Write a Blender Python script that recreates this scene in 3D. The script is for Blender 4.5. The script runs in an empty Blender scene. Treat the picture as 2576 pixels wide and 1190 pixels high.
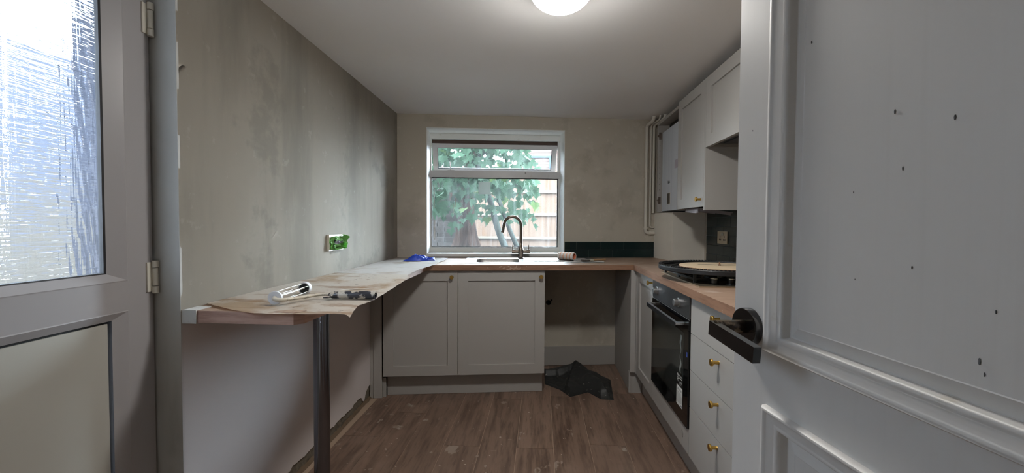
import bpy, bmesh, math, random
from mathutils import Vector, Matrix, noise
random.seed(7)
sc = bpy.context.scene
COL = sc.collection
PI = math.pi

# ------------------------------------------------------------------ camera, sky, light, exposure
F_PX, YAW, PITCH, ROLL, CAM_H = 1035.35, 0.06801, 0.02838, 0.00525, 1.1805
def set_camera():
    fw = Vector((-math.sin(YAW)*math.cos(PITCH), math.cos(YAW)*math.cos(PITCH), -math.sin(PITCH)))
    r = Vector((math.cos(YAW), math.sin(YAW), 0)); u = r.cross(fw)
    r2 = r*math.cos(ROLL) + u*math.sin(ROLL); u2 = u*math.cos(ROLL) - r*math.sin(ROLL)
    cd = bpy.data.cameras.new('camera'); cam = bpy.data.objects.new('camera', cd); COL.objects.link(cam)
    m = Matrix((r2, u2, -fw)).transposed().to_4x4(); m.translation = (0, 0, CAM_H)
    cam.matrix_world = m
    cd.sensor_fit = 'HORIZONTAL'; cd.sensor_width = 36.0; cd.lens = F_PX/2576*36.0
    cd.clip_start = 0.02; cd.clip_end = 200
    sc.camera = cam
set_camera()

SKY_STRENGTH = 125.0
LAMP_STRENGTH = 215.0
w = bpy.data.worlds.new('overcast_sky'); sc.world = w; w.use_nodes = True
bg = w.node_tree.nodes['Background']; bg.inputs[0].default_value = (0.76, 0.88, 1.0, 1); bg.inputs[1].default_value = SKY_STRENGTH
sc.view_settings.view_transform = 'Standard'
sc.view_settings.look = 'None'
sc.view_settings.exposure = 0.0
sc.view_settings.gamma = 1.0
sc.view_settings.use_curve_mapping = False
sc.cycles.use_denoising = True
sc.cycles.max_bounces = 14; sc.cycles.diffuse_bounces = 8; sc.cycles.transparent_max_bounces = 12
sc.cycles.sample_clamp_indirect = 4.0
sc.cycles.caustics_reflective = False; sc.cycles.caustics_refractive = True

# ------------------------------------------------------------------ frames
XR, YC, BA = 0.6702, 2.9263, 0.14277        # right run door plane x, corner y, back run angle
EX = Vector((math.cos(BA), math.sin(BA), 0)); EY = Vector((-math.sin(BA), math.cos(BA), 0))
OB = Vector((XR, YC, 0)); TW = 0.600         # back wall at t = TW in the back frame
LA = 0.021626; OL = Vector((-1.0857, 0, 0))  # left wall line, turned by +LA about z
CEIL = 2.072
WRX = 1.27                                   # right wall
def bpt(s, t, z=0.): p = OB + EX*s + EY*t; return Vector((p.x, p.y, z))
def lpt(y, off, z=0.):
    return Vector((OL.x - math.sin(LA)*y + math.cos(LA)*off, math.cos(LA)*y + math.sin(LA)*off, z))
def x_left(y): return OL.x - math.tan(LA)*y

# ------------------------------------------------------------------ object helpers
def link(o, parent=None):
    COL.objects.link(o)
    if parent is not None: o.parent = parent
    return o
def tag(o, label=None, cat=None, group=None, kind=None):
    if label: o['label'] = label
    if cat: o['category'] = cat
    if group: o['group'] = group
    if kind: o['kind'] = kind
    return o
def thing(name, label=None, cat=None, loc=(0, 0, 0), rz=0., group=None, kind=None):
    o = bpy.data.objects.new(name, None); o.empty_display_size = .05
    o.location = loc; o.rotation_euler = (0, 0, rz)
    link(o); return tag(o, label, cat, group, kind)
def backframe(name, label=None, cat=None, group=None, kind=None):
    return thing(name, label, cat, (OB.x, OB.y, 0), BA, group, kind)
def leftframe(name, label=None, cat=None, group=None, kind=None):
    return thing(name, label, cat, (OL.x, OL.y, 0), LA, group, kind)     # local x = into room, local y = along wall
def obj(name, bm, mat, parent=None, smooth=None, loc=None, rot=None, bevel=0, seg=2, label=None, kind=None):
    if bevel:
        es = [e for e in bm.edges if len(e.link_faces) == 2 and e.calc_face_angle(0) > .5]
        bmesh.ops.bevel(bm, geom=es, offset=bevel, segments=seg, affect='EDGES', profile=.6, clamp_overlap=True)
    bmesh.ops.recalc_face_normals(bm, faces=bm.faces[:])
    me = bpy.data.meshes.new(name); bm.to_mesh(me); bm.free()
    for m in (mat if isinstance(mat, (list, tuple)) else [mat]): me.materials.append(m)
    if smooth is not None:
        for p in me.polygons: p.use_smooth = True
        me.set_sharp_from_angle(angle=smooth)
    o = bpy.data.objects.new(name, me)
    if loc is not None: o.location = loc
    if rot is not None: o.rotation_euler = rot
    if label: o['label'] = label
    if kind: o['kind'] = kind
    return link(o, parent)
def box(bm, x0, x1, y0, y1, z0, z1, mi=0):
    v = [bm.verts.new((x, y, z)) for x in (x0, x1) for y in (y0, y1) for z in (z0, z1)]
    for f in ((0,1,3,2),(4,6,7,5),(0,4,5,1),(2,3,7,6),(0,2,6,4),(1,5,7,3)):
        bm.faces.new([v[i] for i in f]).material_index = mi
    return bm
def NB(): return bmesh.new()
def B1(*a): return box(NB(), *a)
def prism(bm, pts, z0, z1, mi=0):
    a = [bm.verts.new((p[0], p[1], z0)) for p in pts]; b = [bm.verts.new((p[0], p[1], z1)) for p in pts]
    n = len(pts)
    bm.faces.new(a[::-1]).material_index = mi; bm.faces.new(b).material_index = mi
    for i in range(n): bm.faces.new((a[i], a[(i+1) % n], b[(i+1) % n], b[i])).material_index = mi
    return bm
def lathe(bm, prof, n=32, M=None, cap=True, mi=0):
    """prof: list of (r, h) revolved about local z; M places it."""
    M = M or Matrix(); rings = []
    for r, h in prof:
        if r < 1e-6: rings.append([bm.verts.new(M @ Vector((0, 0, h)))])
        else: rings.append([bm.verts.new(M @ Vector((r*math.cos(2*PI*i/n), r*math.sin(2*PI*i/n), h))) for i in range(n)])
    for a, b in zip(rings, rings[1:]):
        for i in range(n):
            j = (i+1) % n
            if len(a) == 1 and len(b) == 1: continue
            if len(a) == 1: f = (a[0], b[i], b[j])
            elif len(b) == 1: f = (a[i], a[j], b[0])
            else: f = (a[i], a[j], b[j], b[i])
            bm.faces.new(f).material_index = mi
    if cap:
        for k in (0, -1):
            if len(rings[k]) > 2: bm.faces.new(rings[k]).material_index = mi
    return bm
def axis_matrix(p, d):
    return Matrix.Translation(Vector(p)) @ Vector((0, 0, 1)).rotation_difference(Vector(d).normalized()).to_matrix().to_4x4()
def cyl(bm, p, q, r, n=20, r2=None):
    p = Vector(p); q = Vector(q); L = (q-p).length
    return lathe(bm, [(r, 0), (r if r2 is None else r2, L)], n, axis_matrix(p, q-p))
def spline(pts, n=8):
    P = [Vector(p) for p in pts]; out = []
    for i in range(len(P)-1):
        p0 = P[max(i-1, 0)]; p1 = P[i]; p2 = P[i+1]; p3 = P[min(i+2, len(P)-1)]
        for k in range(n):
            t = k/n
            out.append(.5*((2*p1)+(p2-p0)*t+(2*p0-5*p1+4*p2-p3)*t*t+(3*p1-p0-3*p2+p3)*t**3))
    return out+[P[-1]]
def tube(bm, pts, r, n=12, cap=True):
    P = [Vector(p) for p in pts]; rings = []; up = None
    rr = r if isinstance(r, (list, tuple)) else [r]*len(P)
    for i, p in enumerate(P):
        d = (P[min(i+1, len(P)-1)]-P[max(i-1, 0)]).normalized()
        if up is None:
            up = Vector((0, 0, 1)) if abs(d.z) < .9 else Vector((1, 0, 0))
        s = d.cross(up).normalized(); up = s.cross(d).normalized()
        rings.append([bm.verts.new(p+s*math.cos(2*PI*k/n)*rr[i]+up*math.sin(2*PI*k/n)*rr[i]) for k in range(n)])
    for a, b in zip(rings, rings[1:]):
        for k in range(n): bm.faces.new((a[k], a[(k+1) % n], b[(k+1) % n], b[k]))
    if cap: bm.faces.new(rings[0][::-1]); bm.faces.new(rings[-1])
    return bm
def rect_rings(bm, rings, axis='x', mi=0):
    """nested rectangles [(a0,a1,z0,z1,depth)] joined by mitred quads; plane spanned by (y,z), depth along x (or (x,z) with depth y)."""
    R = []
    for a0, a1, z0, z1, d in rings:
        c = [(a0, z0), (a1, z0), (a1, z1), (a0, z1)]
        R.append([bm.verts.new((d, a, z) if axis == 'x' else (a, d, z)) for a, z in c])
    for A, Bq in zip(R, R[1:]):
        for i in range(4): bm.faces.new((A[i], A[(i+1) % 4], Bq[(i+1) % 4], Bq[i])).material_index = mi
    return R
def text(name, body, size, mat, parent, loc, rot, extrude=.0002, align='CENTER'):
    c = bpy.data.curves.new(name, 'FONT'); c.body = body; c.size = size; c.extrude = extrude
    c.align_x = align; c.align_y = 'CENTER'; c.materials.append(mat)
    t = bpy.data.objects.new(name+'_font', c); COL.objects.link(t); bpy.context.view_layer.update()
    me = bpy.data.meshes.new_from_object(t.evaluated_get(bpy.context.evaluated_depsgraph_get())); me.name = name
    bpy.data.objects.remove(t); bpy.data.curves.remove(c)
    o = bpy.data.objects.new(name, me); o.location = loc; o.rotation_euler = rot
    return link(o, parent)
def grid_surface(bm, fn, nu, nv, mi=0):
    V = [[bm.verts.new(fn(i/nu, j/nv)) for j in range(nv+1)] for i in range(nu+1)]
    for i in range(nu):
        for j in range(nv): bm.faces.new((V[i][j], V[i+1][j], V[i+1][j+1], V[i][j+1])).material_index = mi
    return V
def thicken(bm, d):
    r = bmesh.ops.solidify(bm, geom=bm.faces[:], thickness=d)

# ------------------------------------------------------------------ materials
def lin(c):
    f = lambda v: (v/12.92 if v <= .04045 else ((v+.055)/1.055)**2.4)
    return tuple(f(x/255) for x in c)+(1.,)
OUTDOOR = .24     # darkens outdoor colours below real reflectance, offsetting the over-bright sky in the colour
def dim(c, k=OUTDOOR): return tuple(x*k for x in c)
def M(name, col, rough=.5, metal=0., layers=(), bump=None, coord='Object', spec=.5, rand=0., coat=0., trans=0., sheen=0.):
    """layers: (scale, stretch, lo, hi, colour, strength, detail[, coord]); bump: (scale, stretch, strength, distance)"""
    m = bpy.data.materials.new(name); m.use_nodes = True; nt = m.node_tree; N = nt.nodes; L = nt.links
    b = N['Principled BSDF']; b.inputs['Roughness'].default_value = rough; b.inputs['Metallic'].default_value = metal
    b.inputs['Specular IOR Level'].default_value = spec; b.inputs['Coat Weight'].default_value = coat
    b.inputs['Transmission Weight'].default_value = trans
    tc = N.new('ShaderNodeTexCoord'); geo = N.new('ShaderNodeNewGeometry')
    def src(k): return geo.outputs['Position'] if k == 'World' else tc.outputs[k]
    oi = N.new('ShaderNodeObjectInfo') if rand else None
    def vec(k, st, jitter=False):
        mp = N.new('ShaderNodeMapping'); mp.inputs['Scale'].default_value = st; L.new(src(k), mp.inputs['Vector'])
        if jitter and oi:
            sm = N.new('ShaderNodeVectorMath'); sm.operation = 'MULTIPLY'; sm.inputs[1].default_value = (17., 31., 11.)
            L.new(oi.outputs['Random'], sm.inputs[0]); L.new(sm.outputs[0], mp.inputs['Location'])
        return mp.outputs[0]
    cur = None
    rgb = N.new('ShaderNodeRGB'); rgb.outputs[0].default_value = lin(col); cur = rgb.outputs[0]
    if rand:
        hs = N.new('ShaderNodeHueSaturation'); mr = N.new('ShaderNodeMapRange')
        mr.inputs['To Min'].default_value = 1-rand; mr.inputs['To Max'].default_value = 1+rand
        L.new(oi.outputs['Random'], mr.inputs['Value']); L.new(mr.outputs[0], hs.inputs['Value']); L.new(cur, hs.inputs['Color']); cur = hs.outputs[0]
    for ly in layers:
        sca, st, lo, hi, c2, stren, det = ly[:7]; k = ly[7] if len(ly) > 7 else coord
        nz = N.new('ShaderNodeTexNoise'); nz.inputs['Scale'].default_value = sca; nz.inputs['Detail'].default_value = det
        nz.inputs['Roughness'].default_value = .6
        L.new(vec(k, st, True), nz.inputs['Vector'])
        mr = N.new('ShaderNodeMapRange'); mr.interpolation_type = 'SMOOTHSTEP'
        mr.inputs['From Min'].default_value = lo; mr.inputs['From Max'].default_value = hi
        mr.inputs['To Max'].default_value = stren
        L.new(nz.outputs['Fac'], mr.inputs['Value'])
        mx = N.new('ShaderNodeMix'); mx.data_type = 'RGBA'; mx.inputs['B'].default_value = lin(c2)
        L.new(mr.outputs[0], mx.inputs['Factor']); L.new(cur, mx.inputs['A']); cur = mx.outputs['Result']
    L.new(cur, b.inputs['Base Color'])
    if bump:
        nz = N.new('ShaderNodeTexNoise'); nz.inputs['Scale'].default_value = bump[0]; nz.inputs['Detail'].default_value = 4
        L.new(vec(coord, bump[1], True), nz.inputs['Vector'])
        bp = N.new('ShaderNodeBump'); bp.inputs['Strength'].default_value = bump[2]; bp.inputs['Distance'].default_value = bump[3]
        L.new(nz.outputs['Fac'], bp.inputs['Height']); L.new(bp.outputs[0], b.inputs['Normal'])
    return m
U = (1, 1, 1)
VS = (1, 1, .18)
mt = {}
mt['plaster'] = M('raw_plaster', (176,167,153), .85, layers=(
    (2.6, VS, .46, .66, (150,143,132), .8, 6), (1.4, U, .5, .75, (192,186,173), .7, 4), (6, (1,1,.10), .54, .74, (155,147,135), .6, 6),
    (14, U, .62, .7, (198,193,182), .35, 4), (2.8, U, .56, .66, (148,141,130), .6, 7)), bump=(9, U, .12, .01))
mt['plaster_back'] = M('dry_plaster', (186,179,166), .85, layers=(
    (3, U, .5, .68, (162,154,141), .65, 6), (7, U, .58, .68, (200,194,182), .45, 6), (16, U, .63, .68, (206,200,188), .35, 3)), bump=(9, U, .12, .01))
mt['reveal'] = M('reveal_plaster', (178,177,173), .85, layers=((5, VS, .5, .7, (150,147,141), .6, 5), (3, U, .55, .75, (192,192,190), .6, 4)), bump=(14, U, .15, .01))
mt['paint_low'] = M('dull_pinkish_white_paint', (214,206,205), .7, layers=((2, U, .45, .75, (206,198,197), .4, 3),), bump=(160, U, .05, .002))
mt['concrete'] = M('bare_render', (112,103,90), .95, layers=((18, U, .5, .7, (80,72,62), .8, 6), (40, U, .6, .7, (150,140,120), .5, 3)), bump=(35, U, .6, .02))
mt['ceil'] = M('ceiling_emulsion', (244,243,243), .8, layers=((3, U, .5, .8, (238,236,235), .3, 3),), bump=(7, U, .05, .01))
mt['hallwall'] = M('hall_paint', (215,212,206), .8)
mt['box'] = M('boxing_plaster', (226,222,212), .85, layers=((5, U, .5, .75, (214,209,198), .5, 5),), bump=(12, U, .12, .01))
mt['white'] = M('white_plastic', (160,157,158), .35, layers=((3, U, .6, .8, (190,184,178), .3, 5),))
mt['whitepaint'] = M('white_gloss_paint', (220,218,215), .4, layers=((60, (1,1,.03), .5, .8, (210,207,203), .35, 3),), bump=(90, (1,1,.02), .06, .0015))
mt['frame'] = M('window_paint', (236,238,236), .45, layers=((22, (1,1,1), .6, .75, (170,160,145), .35, 5),))
mt['whitewin'] = M('window_frame_white', (212,212,214), .35, layers=((14, U, .62, .75, (180,170,160), .35, 5),))
mt['mould'] = M('moulding_paint', (216,213,209), .48, layers=((25, U, .62, .75, (176,160,130), .3, 5),))
mt['grey'] = M('grey_cabinet_paint', (166,163,159), .45, bump=(220, U, .03, .001))
mt['greyin'] = M('grey_carcass_board', (160,156,151), .55)
mt['seam'] = M('dark_gasket', (18,17,20), .6)
mt['wood'] = M('laminate_worktop', (160,135,116), .42, layers=(
    (6, (12,1,12), .42, .7, (130,105,88), .75, 7), (3, U, .55, .75, (190,168,150), .5, 4), (9, U, .58, .7, (196,186,176), .4, 6)), bump=(40, (8,1,8), .05, .002))
mt['woodx'] = M('laminate_worktop_cross', (160,135,116), .42, layers=(
    (6, (1,12,12), .42, .7, (130,104,87), .75, 7), (3, U, .55, .75, (188,166,148), .4, 4), (9, U, .58, .72, (206,198,190), .45, 6)), bump=(40, (1,8,8), .05, .002))
mt['edge'] = M('worktop_edge', (142,108,86), .45, layers=((7, (1,1,9), .42, .7, (112,80,60), .8, 7), (60, U, .66, .72, (210,200,190), .4, 3)))
mt['edgepink'] = M('worktop_edge_dusty', (164,133,120), .5, layers=((7, (1,1,9), .42, .68, (128,96,84), .8, 7), (4, U, .55, .75, (186,164,154), .5, 4)))
mt['steel'] = M('brushed_steel', (206,206,206), .34, 1., layers=((90, (1,12,1), .4, .7, (165,165,168), .5, 2),), bump=(120, (1,20,1), .05, .001))
mt['nickel'] = M('brushed_nickel', (112,101,92), .33, 1.)
mt['darksteel'] = M('oven_steel', (120,120,122), .38, 1., layers=((60, (1,1,15), .4, .7, (100,100,102), .4, 3),))
mt['chrome'] = M('chrome', (215,215,215), .12, 1.)
mt['blackchrome'] = M('dark_chrome_leg', (120,120,126), .16, 1.)
mt['brass'] = M('brushed_brass', (196,158,84), .33, 1.)
mt['black'] = M('black_enamel', (16,16,17), .35)
mt['blackgloss'] = M('black_gloss', (15,14,13), .13, coat=.5, layers=((16, U, .55, .7, (42,36,32), .8, 4),))
mt['blackglass'] = M('oven_black_glass', (6,6,7), .05, spec=.5)
mt['ovenglass'] = M('oven_window_glass', (36,38,36), .07, layers=((7, U, .5, .75, (60,62,58), .7, 5),))
mt['castiron'] = M('cast_iron', (22,22,22), .6, bump=(80, U, .2, .003))
mt['hobsteel'] = M('hob_steel', (185,172,150), .3, .9, layers=((8, U, .5, .7, (140,120,96), .5, 5),))
mt['rubber'] = M('dull_black_plastic', (17,17,18), .55, layers=((18, U, .55, .72, (30,30,30), .6, 5),))
mt['disc'] = M('pale_card', (200,178,148), .7, layers=((5, U, .5, .75, (180,156,126), .5, 4),))
mt['cardedge'] = M('brown_board', (120,86,62), .7)
mt['tile'] = M('dark_green_glaze', (22,38,38), .2, rand=.25, layers=((9, U, .5, .8, (28,48,46), .7, 3),), bump=(14, U, .10, .01), spec=.3)
mt['grout'] = M('dark_grout', (84,90,88), .9)
mt['pipe'] = M('painted_pipe', (206,202,192), .45, layers=((20, U, .6, .75, (160,150,135), .5, 5),))
mt['boiler'] = M('white_enamel_under_film', (205,212,222), .3, layers=((2, (20,20,.15), .45, .7, (178,186,200), .7, 3),))
mt['flue'] = M('black_flue', (16,15,16), .6)
mt['flap'] = M('grey_plastic', (150,142,146), .45)
mt['fabric'] = M('black_coated_cloth', (37,38,38), .55, layers=((10, U, .50, .72, (62,64,62), .7, 6), (45, U, .69, .73, (150,146,138), .7, 2)), bump=(30, U, .3, .004))
mt['glove'] = M('blue_nitrile', (44,78,200), .38, bump=(60, U, .3, .003))
mt['paper'] = M('dusty_lining_paper', (226,219,208), .85, layers=(
    (3.0, (1.4,1,1), .48, .64, (190,162,128), .85, 7), (8, (.6,1.6,1), .54, .66, (160,122,84), .65, 7), (30, U, .66, .72, (110,92,74), .6, 3), (60, (.5,1,1), .66, .72, (150,116,84), .7, 3)), bump=(12, U, .25, .01))
mt['paper2'] = M('whiter_lining_paper', (228,224,219), .85, layers=(
    (5, U, .52, .70, (190,172,152), .7, 6), (14, (.5,1.2,1), .60, .72, (160,134,108), .6, 6), (34, U, .69, .74, (120,104,90), .5, 3)), bump=(12, U, .25, .01))
mt['tape'] = M('masking_tape', (196,196,194), .7, layers=((24, U, .5, .65, (168,168,168), .7, 4), (30, U, .64, .7, (230,230,228), .8, 3)))
mt['capwhite'] = M('paint_covered_plastic', (220,222,226), .5, layers=((30, U, .55, .7, (200,200,202), .5, 4),), bump=(50, U, .4, .004))
mt['dirtywhite'] = M('paint_splashed_rod', (196,188,172), .5, layers=((60, U, .55, .66, (130,122,112), .7, 3),), bump=(70, U, .4, .003))
mt['grip'] = M('paint_splashed_grip', (38,39,46), .4, layers=((38, U, .53, .58, (188,180,168), .95, 5), (16, U, .58, .64, (190,186,176), .9, 4)), bump=(50, U, .3, .003))
mt['wire'] = M('cage_wire', (210,205,196), .35, .5)
mt['sleeve_w'] = M('roller_pile_white', (232,224,220), .95, bump=(240, U, .6, .004))
mt['sleeve_o'] = M('roller_pile_orange', (226,172,140), .95, bump=(240, U, .6, .004))
mt['core'] = M('roller_core', (205,120,84), .6)
mt['brushwood'] = M('brush_handle', (178,142,104), .5)
mt['bristle'] = M('dark_bristle', (70,60,54), .8, bump=(300, (1,8,8), .4, .002))
mt['green'] = M('green_masking_tape', (128,180,104), .6, layers=((40, U, .55, .7, (78,128,56), .7, 3),))
mt['socketwhite'] = M('socket_white', (206,202,190), .4)
mt['socketsteel'] = M('socket_brushed_metal', (196,184,164), .3, .85)
mt['lilac'] = M('switch_film', (176,172,186), .4)
mt['gap'] = M('recess_black', (7,7,7), .8)
mt['display'] = M('black_display', (10,10,11), .15)
mt['ink'] = M('black_ink', (28,28,30), .7)
mt['labelwhite'] = M('label_white', (206,206,202), .6)
mt['labelgrey'] = M('label_grey_print', (126,126,124), .6)
mt['labelblack'] = M('label_black', (12,12,13), .35)
mt['labelblue'] = M('blue_tape', (44,64,130), .5)
mt['streak'] = M('reflection_strip', (120,122,118), .4)
mt['plank'] = M('dusty_wood_effect_plank', (122,100,86), .5, coord='World', rand=.12, layers=(
    (5, (5,.5,5), .42, .68, (80,62,51), .8, 7), (2.2, (3,.6,1), .5, .72, (134,110,94), .6, 5), (16, (5,.5,5), .5, .72, (70,54,45), .55, 6),
    (3.2, U, .52, .78, (146,128,114), .35, 5), (9, (1,.6,1), .66, .70, (150,136,124), .7, 4), (30, U, .72, .74, (190,180,166), .8, 2)), bump=(30, (5,.5,5), .08, .003))
mt['floorbase'] = M('floor_joint', (168,146,126), .8)
mt['brick'] = M('garden_brick', dim((120,112,108)), .9, rand=.22, layers=((12, U, .5, .7, dim((86,82,80)), .6, 5),), bump=(40, U, .5, .01), spec=0.)
mt['brickred'] = M('house_brick', dim((198,160,146)), .9, rand=.16, layers=((10, U, .55, .75, dim((226,206,196)), .5, 4),), bump=(40, U, .4, .01), spec=0.)
mt['mortar'] = M('mortar', dim((206,202,196)), .95, spec=0.)
mt['fence'] = M('weathered_fence_board', dim((198,164,140)), .85, rand=.1, layers=((6, (9,9,.4), .45, .7, dim((160,124,102)), .7, 6), (3, U, .58, .72, dim((214,150,100)), .4, 4)), spec=0.)
mt['rail'] = M('fence_rail', dim((214,198,178)), .85, layers=((9, (.5,9,9), .5, .7, dim((180,158,134)), .6, 5),), spec=0.)
mt['bark'] = M('tree_bark', dim((146,118,106)), .9, layers=((7, (2,2,.25), .45, .65, dim((92,74,68)), .85, 6), (5, U, .56, .7, dim((196,160,142)), .6, 4)), bump=(12, (2,2,.25), .8, .04), spec=0.)
mt['bark2'] = M('mossy_branch_bark', dim((120,132,124)), .9, layers=((9, (2,2,.3), .5, .7, dim((84,96,90)), .7, 5),), bump=(14, U, .6, .03), spec=0.)
mt['soil'] = M('leaf_litter_ground', dim((150,128,116)), .95, layers=((9, U, .45, .6, dim((104,86,78)), .8, 6), (22, U, .56, .66, dim((206,180,160)), .7, 4)), bump=(14, U, .8, .05), spec=0.)
mt['bluepaint'] = M('blue_grey_frame_paint', dim((120,140,168)), .6, spec=0.)
mt['bounce_paving'] = M('pale_bounce_ground', (214,212,208), .9, spec=0.)
mt['tanwall'] = M('tan_yard_wall', dim((206,190,160), .17), .9, layers=((1.5, U, .5, .75, dim((220,210,190), .17), .6, 3),), spec=0.)
mt['palewall'] = M('pale_render', dim((150,162,190), .17), .9, layers=((1.2, U, .45, .7, dim((124,136,166), .17), .7, 3),), spec=0.)
mt['filler'] = M('white_filler', (232,230,226), .9)

def leaf_mat(name, c1, c2):
    m = M(name, dim(c1), .6, rand=.22, layers=((6, U, .5, .7, dim(c2), .5, 2),), spec=.02)
    nt = m.node_tree; N = nt.nodes; L = nt.links; b = N['Principled BSDF']; out = N['Material Output']
    tl = N.new('ShaderNodeBsdfTranslucent'); L.new(b.inputs['Base Color'].links[0].from_socket, tl.inputs['Color'])
    mx = N.new('ShaderNodeMixShader'); mx.inputs[0].default_value = .4
    L.new(b.outputs[0], mx.inputs[1]); L.new(tl.outputs[0], mx.inputs[2]); L.new(mx.outputs[0], out.inputs['Surface'])
    return m
mt['leaf'] = leaf_mat('maple_leaf_green', (112,168,126), (84,140,108))
mt['leaf2'] = leaf_mat('maple_leaf_bright', (150,196,110), (120,176,100))
mt['leaf3'] = leaf_mat('maple_leaf_pink', (214,160,140), (190,130,110))

def pane_mat():
    """Dusty clear glass: see-through, a little gloss, and dirt that scatters the daylight behind it."""
    m = bpy.data.materials.new('dusty_window_glass'); m.use_nodes = True; nt = m.node_tree; N = nt.nodes; L = nt.links
    N.remove(N['Principled BSDF']); out = N['Material Output']
    tr = N.new('ShaderNodeBsdfTransparent'); tr.inputs[0].default_value = (.95, .97, .97, 1)
    gl = N.new('ShaderNodeBsdfGlossy'); gl.inputs['Roughness'].default_value = .03
    fr = N.new('ShaderNodeFresnel'); fr.inputs[0].default_value = 1.35
    m1 = N.new('ShaderNodeMixShader'); L.new(fr.outputs[0], m1.inputs[0]); L.new(tr.outputs[0], m1.inputs[1]); L.new(gl.outputs[0], m1.inputs[2])
    tl = N.new('ShaderNodeBsdfTranslucent'); tl.inputs[0].default_value = (.86, .90, .93, 1)
    tc = N.new('ShaderNodeTexCoord')
    def nz(scale, st, lo, hi, a, det=4, rot=0):
        mp = N.new('ShaderNodeMapping'); mp.inputs['Scale'].default_value = st; mp.inputs['Rotation'].default_value = (0, rot, 0)
        L.new(tc.outputs['Object'], mp.inputs[0])
        n = N.new('ShaderNodeTexNoise'); n.inputs['Scale'].default_value = scale; n.inputs['Detail'].default_value = det; L.new(mp.outputs[0], n.inputs['Vector'])
        r = N.new('ShaderNodeMapRange'); r.inputs['From Min'].default_value = lo; r.inputs['From Max'].default_value = hi; r.inputs['To Max'].default_value = a
        L.new(n.outputs['Fac'], r.inputs['Value']); return r.outputs[0]
    a = nz(2.5, U, .35, .7, .006); b_ = nz(16, (1.6, 1, .12), .5, .72, .012, 5, .25); c_ = nz(30, (1, 1, .1), .6, .75, .012)
    s1 = N.new('ShaderNodeMath'); s1.operation = 'ADD'; L.new(a, s1.inputs[0]); L.new(b_, s1.inputs[1])
    s2 = N.new('ShaderNodeMath'); s2.operation = 'ADD'; L.new(s1.outputs[0], s2.inputs[0]); L.new(c_, s2.inputs[1])
    s3 = N.new('ShaderNodeMath'); s3.operation = 'ADD'; s3.inputs[1].default_value = .003; L.new(s2.outputs[0], s3.inputs[0])
    m2 = N.new('ShaderNodeMixShader'); L.new(s3.outputs[0], m2.inputs[0]); L.new(m1.outputs[0], m2.inputs[1]); L.new(tl.outputs[0], m2.inputs[2])
    L.new(m2.outputs[0], out.inputs['Surface']); return m
mt['pane'] = pane_mat()
def patterned_glass():
    """Textured privacy glass: ridged relief that bends what lies behind it."""
    m = bpy.data.materials.new('patterned_door_glass'); m.use_nodes = True; nt = m.node_tree; N = nt.nodes; L = nt.links
    N.remove(N['Principled BSDF']); out = N['Material Output']
    tc = N.new('ShaderNodeTexCoord')
    # arched sweep: vertical coordinate bent by a broad wave across the pane
    def noise_tex(scale, st, det=3, rough=.5):
        mp = N.new('ShaderNodeMapping'); mp.inputs['Scale'].default_value = st; L.new(tc.outputs['Object'], mp.inputs[0])
        n = N.new('ShaderNodeTexNoise'); n.inputs['Scale'].default_value = scale; n.inputs['Detail'].default_value = det; n.inputs['Roughness'].default_value = rough
        L.new(mp.outputs[0], n.inputs['Vector']); return n.outputs['Fac']
    h1 = noise_tex(95, (1, .13, 1.6), 2); h2 = noise_tex(34, (1, 1.6, .10), 2); h3 = noise_tex(9, (1, 1.2, .35), 2)
    mul = N.new('ShaderNodeMath'); mul.operation = 'MULTIPLY'; mul.inputs[1].default_value = .8; L.new(h2, mul.inputs[0])
    add = N.new('ShaderNodeMath'); add.operation = 'ADD'; L.new(h1, add.inputs[0]); L.new(mul.outputs[0], add.inputs[1])
    wv = N.new('ShaderNodeTexWave'); wv.wave_type = 'RINGS'; wv.inputs['Scale'].default_value = 4.5; wv.inputs['Distortion'].default_value = 5.; wv.inputs['Detail'].default_value = 2
    mp = N.new('ShaderNodeMapping'); mp.inputs['Scale'].default_value = (1, 4.2, .9); mp.inputs['Location'].default_value = (0, -3.7, -.55); L.new(tc.outputs['Object'], mp.inputs[0]); L.new(mp.outputs[0], wv.inputs['Vector'])
    mw = N.new('ShaderNodeMath'); mw.operation = 'MULTIPLY'; mw.inputs[1].default_value = .22; L.new(wv.outputs['Fac'], mw.inputs[0])
    add2 = N.new('ShaderNodeMath'); add2.operation = 'ADD'; L.new(add.outputs[0], add2.inputs[0]); L.new(mw.outputs[0], add2.inputs[1])
    bp = N.new('ShaderNodeBump'); bp.inputs['Strength'].default_value = 1.; bp.inputs['Distance'].default_value = .0034; L.new(add2.outputs[0], bp.inputs['Height'])
    rf = N.new('ShaderNodeBsdfRefraction'); rf.inputs['IOR'].default_value = 1.4; rf.inputs['Roughness'].default_value = .06; rf.inputs['Color'].default_value = (.95, .97, 1, 1); L.new(bp.outputs[0], rf.inputs['Normal'])
    tr = N.new('ShaderNodeBsdfTransparent'); tr.inputs[0].default_value = (.95, .97, 1, 1)
    tl = N.new('ShaderNodeBsdfTranslucent'); tl.inputs[0].default_value = (.9, .93, .97, 1); L.new(bp.outputs[0], tl.inputs['Normal'])
    gl = N.new('ShaderNodeBsdfGlossy'); gl.inputs['Roughness'].default_value = .15; L.new(bp.outputs[0], gl.inputs['Normal'])
    m1 = N.new('ShaderNodeMixShader'); m1.inputs[0].default_value = .008; L.new(rf.outputs[0], m1.inputs[1]); L.new(tl.outputs[0], m1.inputs[2])
    m2 = N.new('ShaderNodeMixShader'); m2.inputs[0].default_value = .12; L.new(m1.outputs[0], m2.inputs[1]); L.new(tr.outputs[0], m2.inputs[2])
    m3 = N.new('ShaderNodeMixShader'); m3.inputs[0].default_value = .05; L.new(m2.outputs[0], m3.inputs[1]); L.new(gl.outputs[0], m3.inputs[2])
    L.new(m3.outputs[0], out.inputs['Surface']); return m
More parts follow.
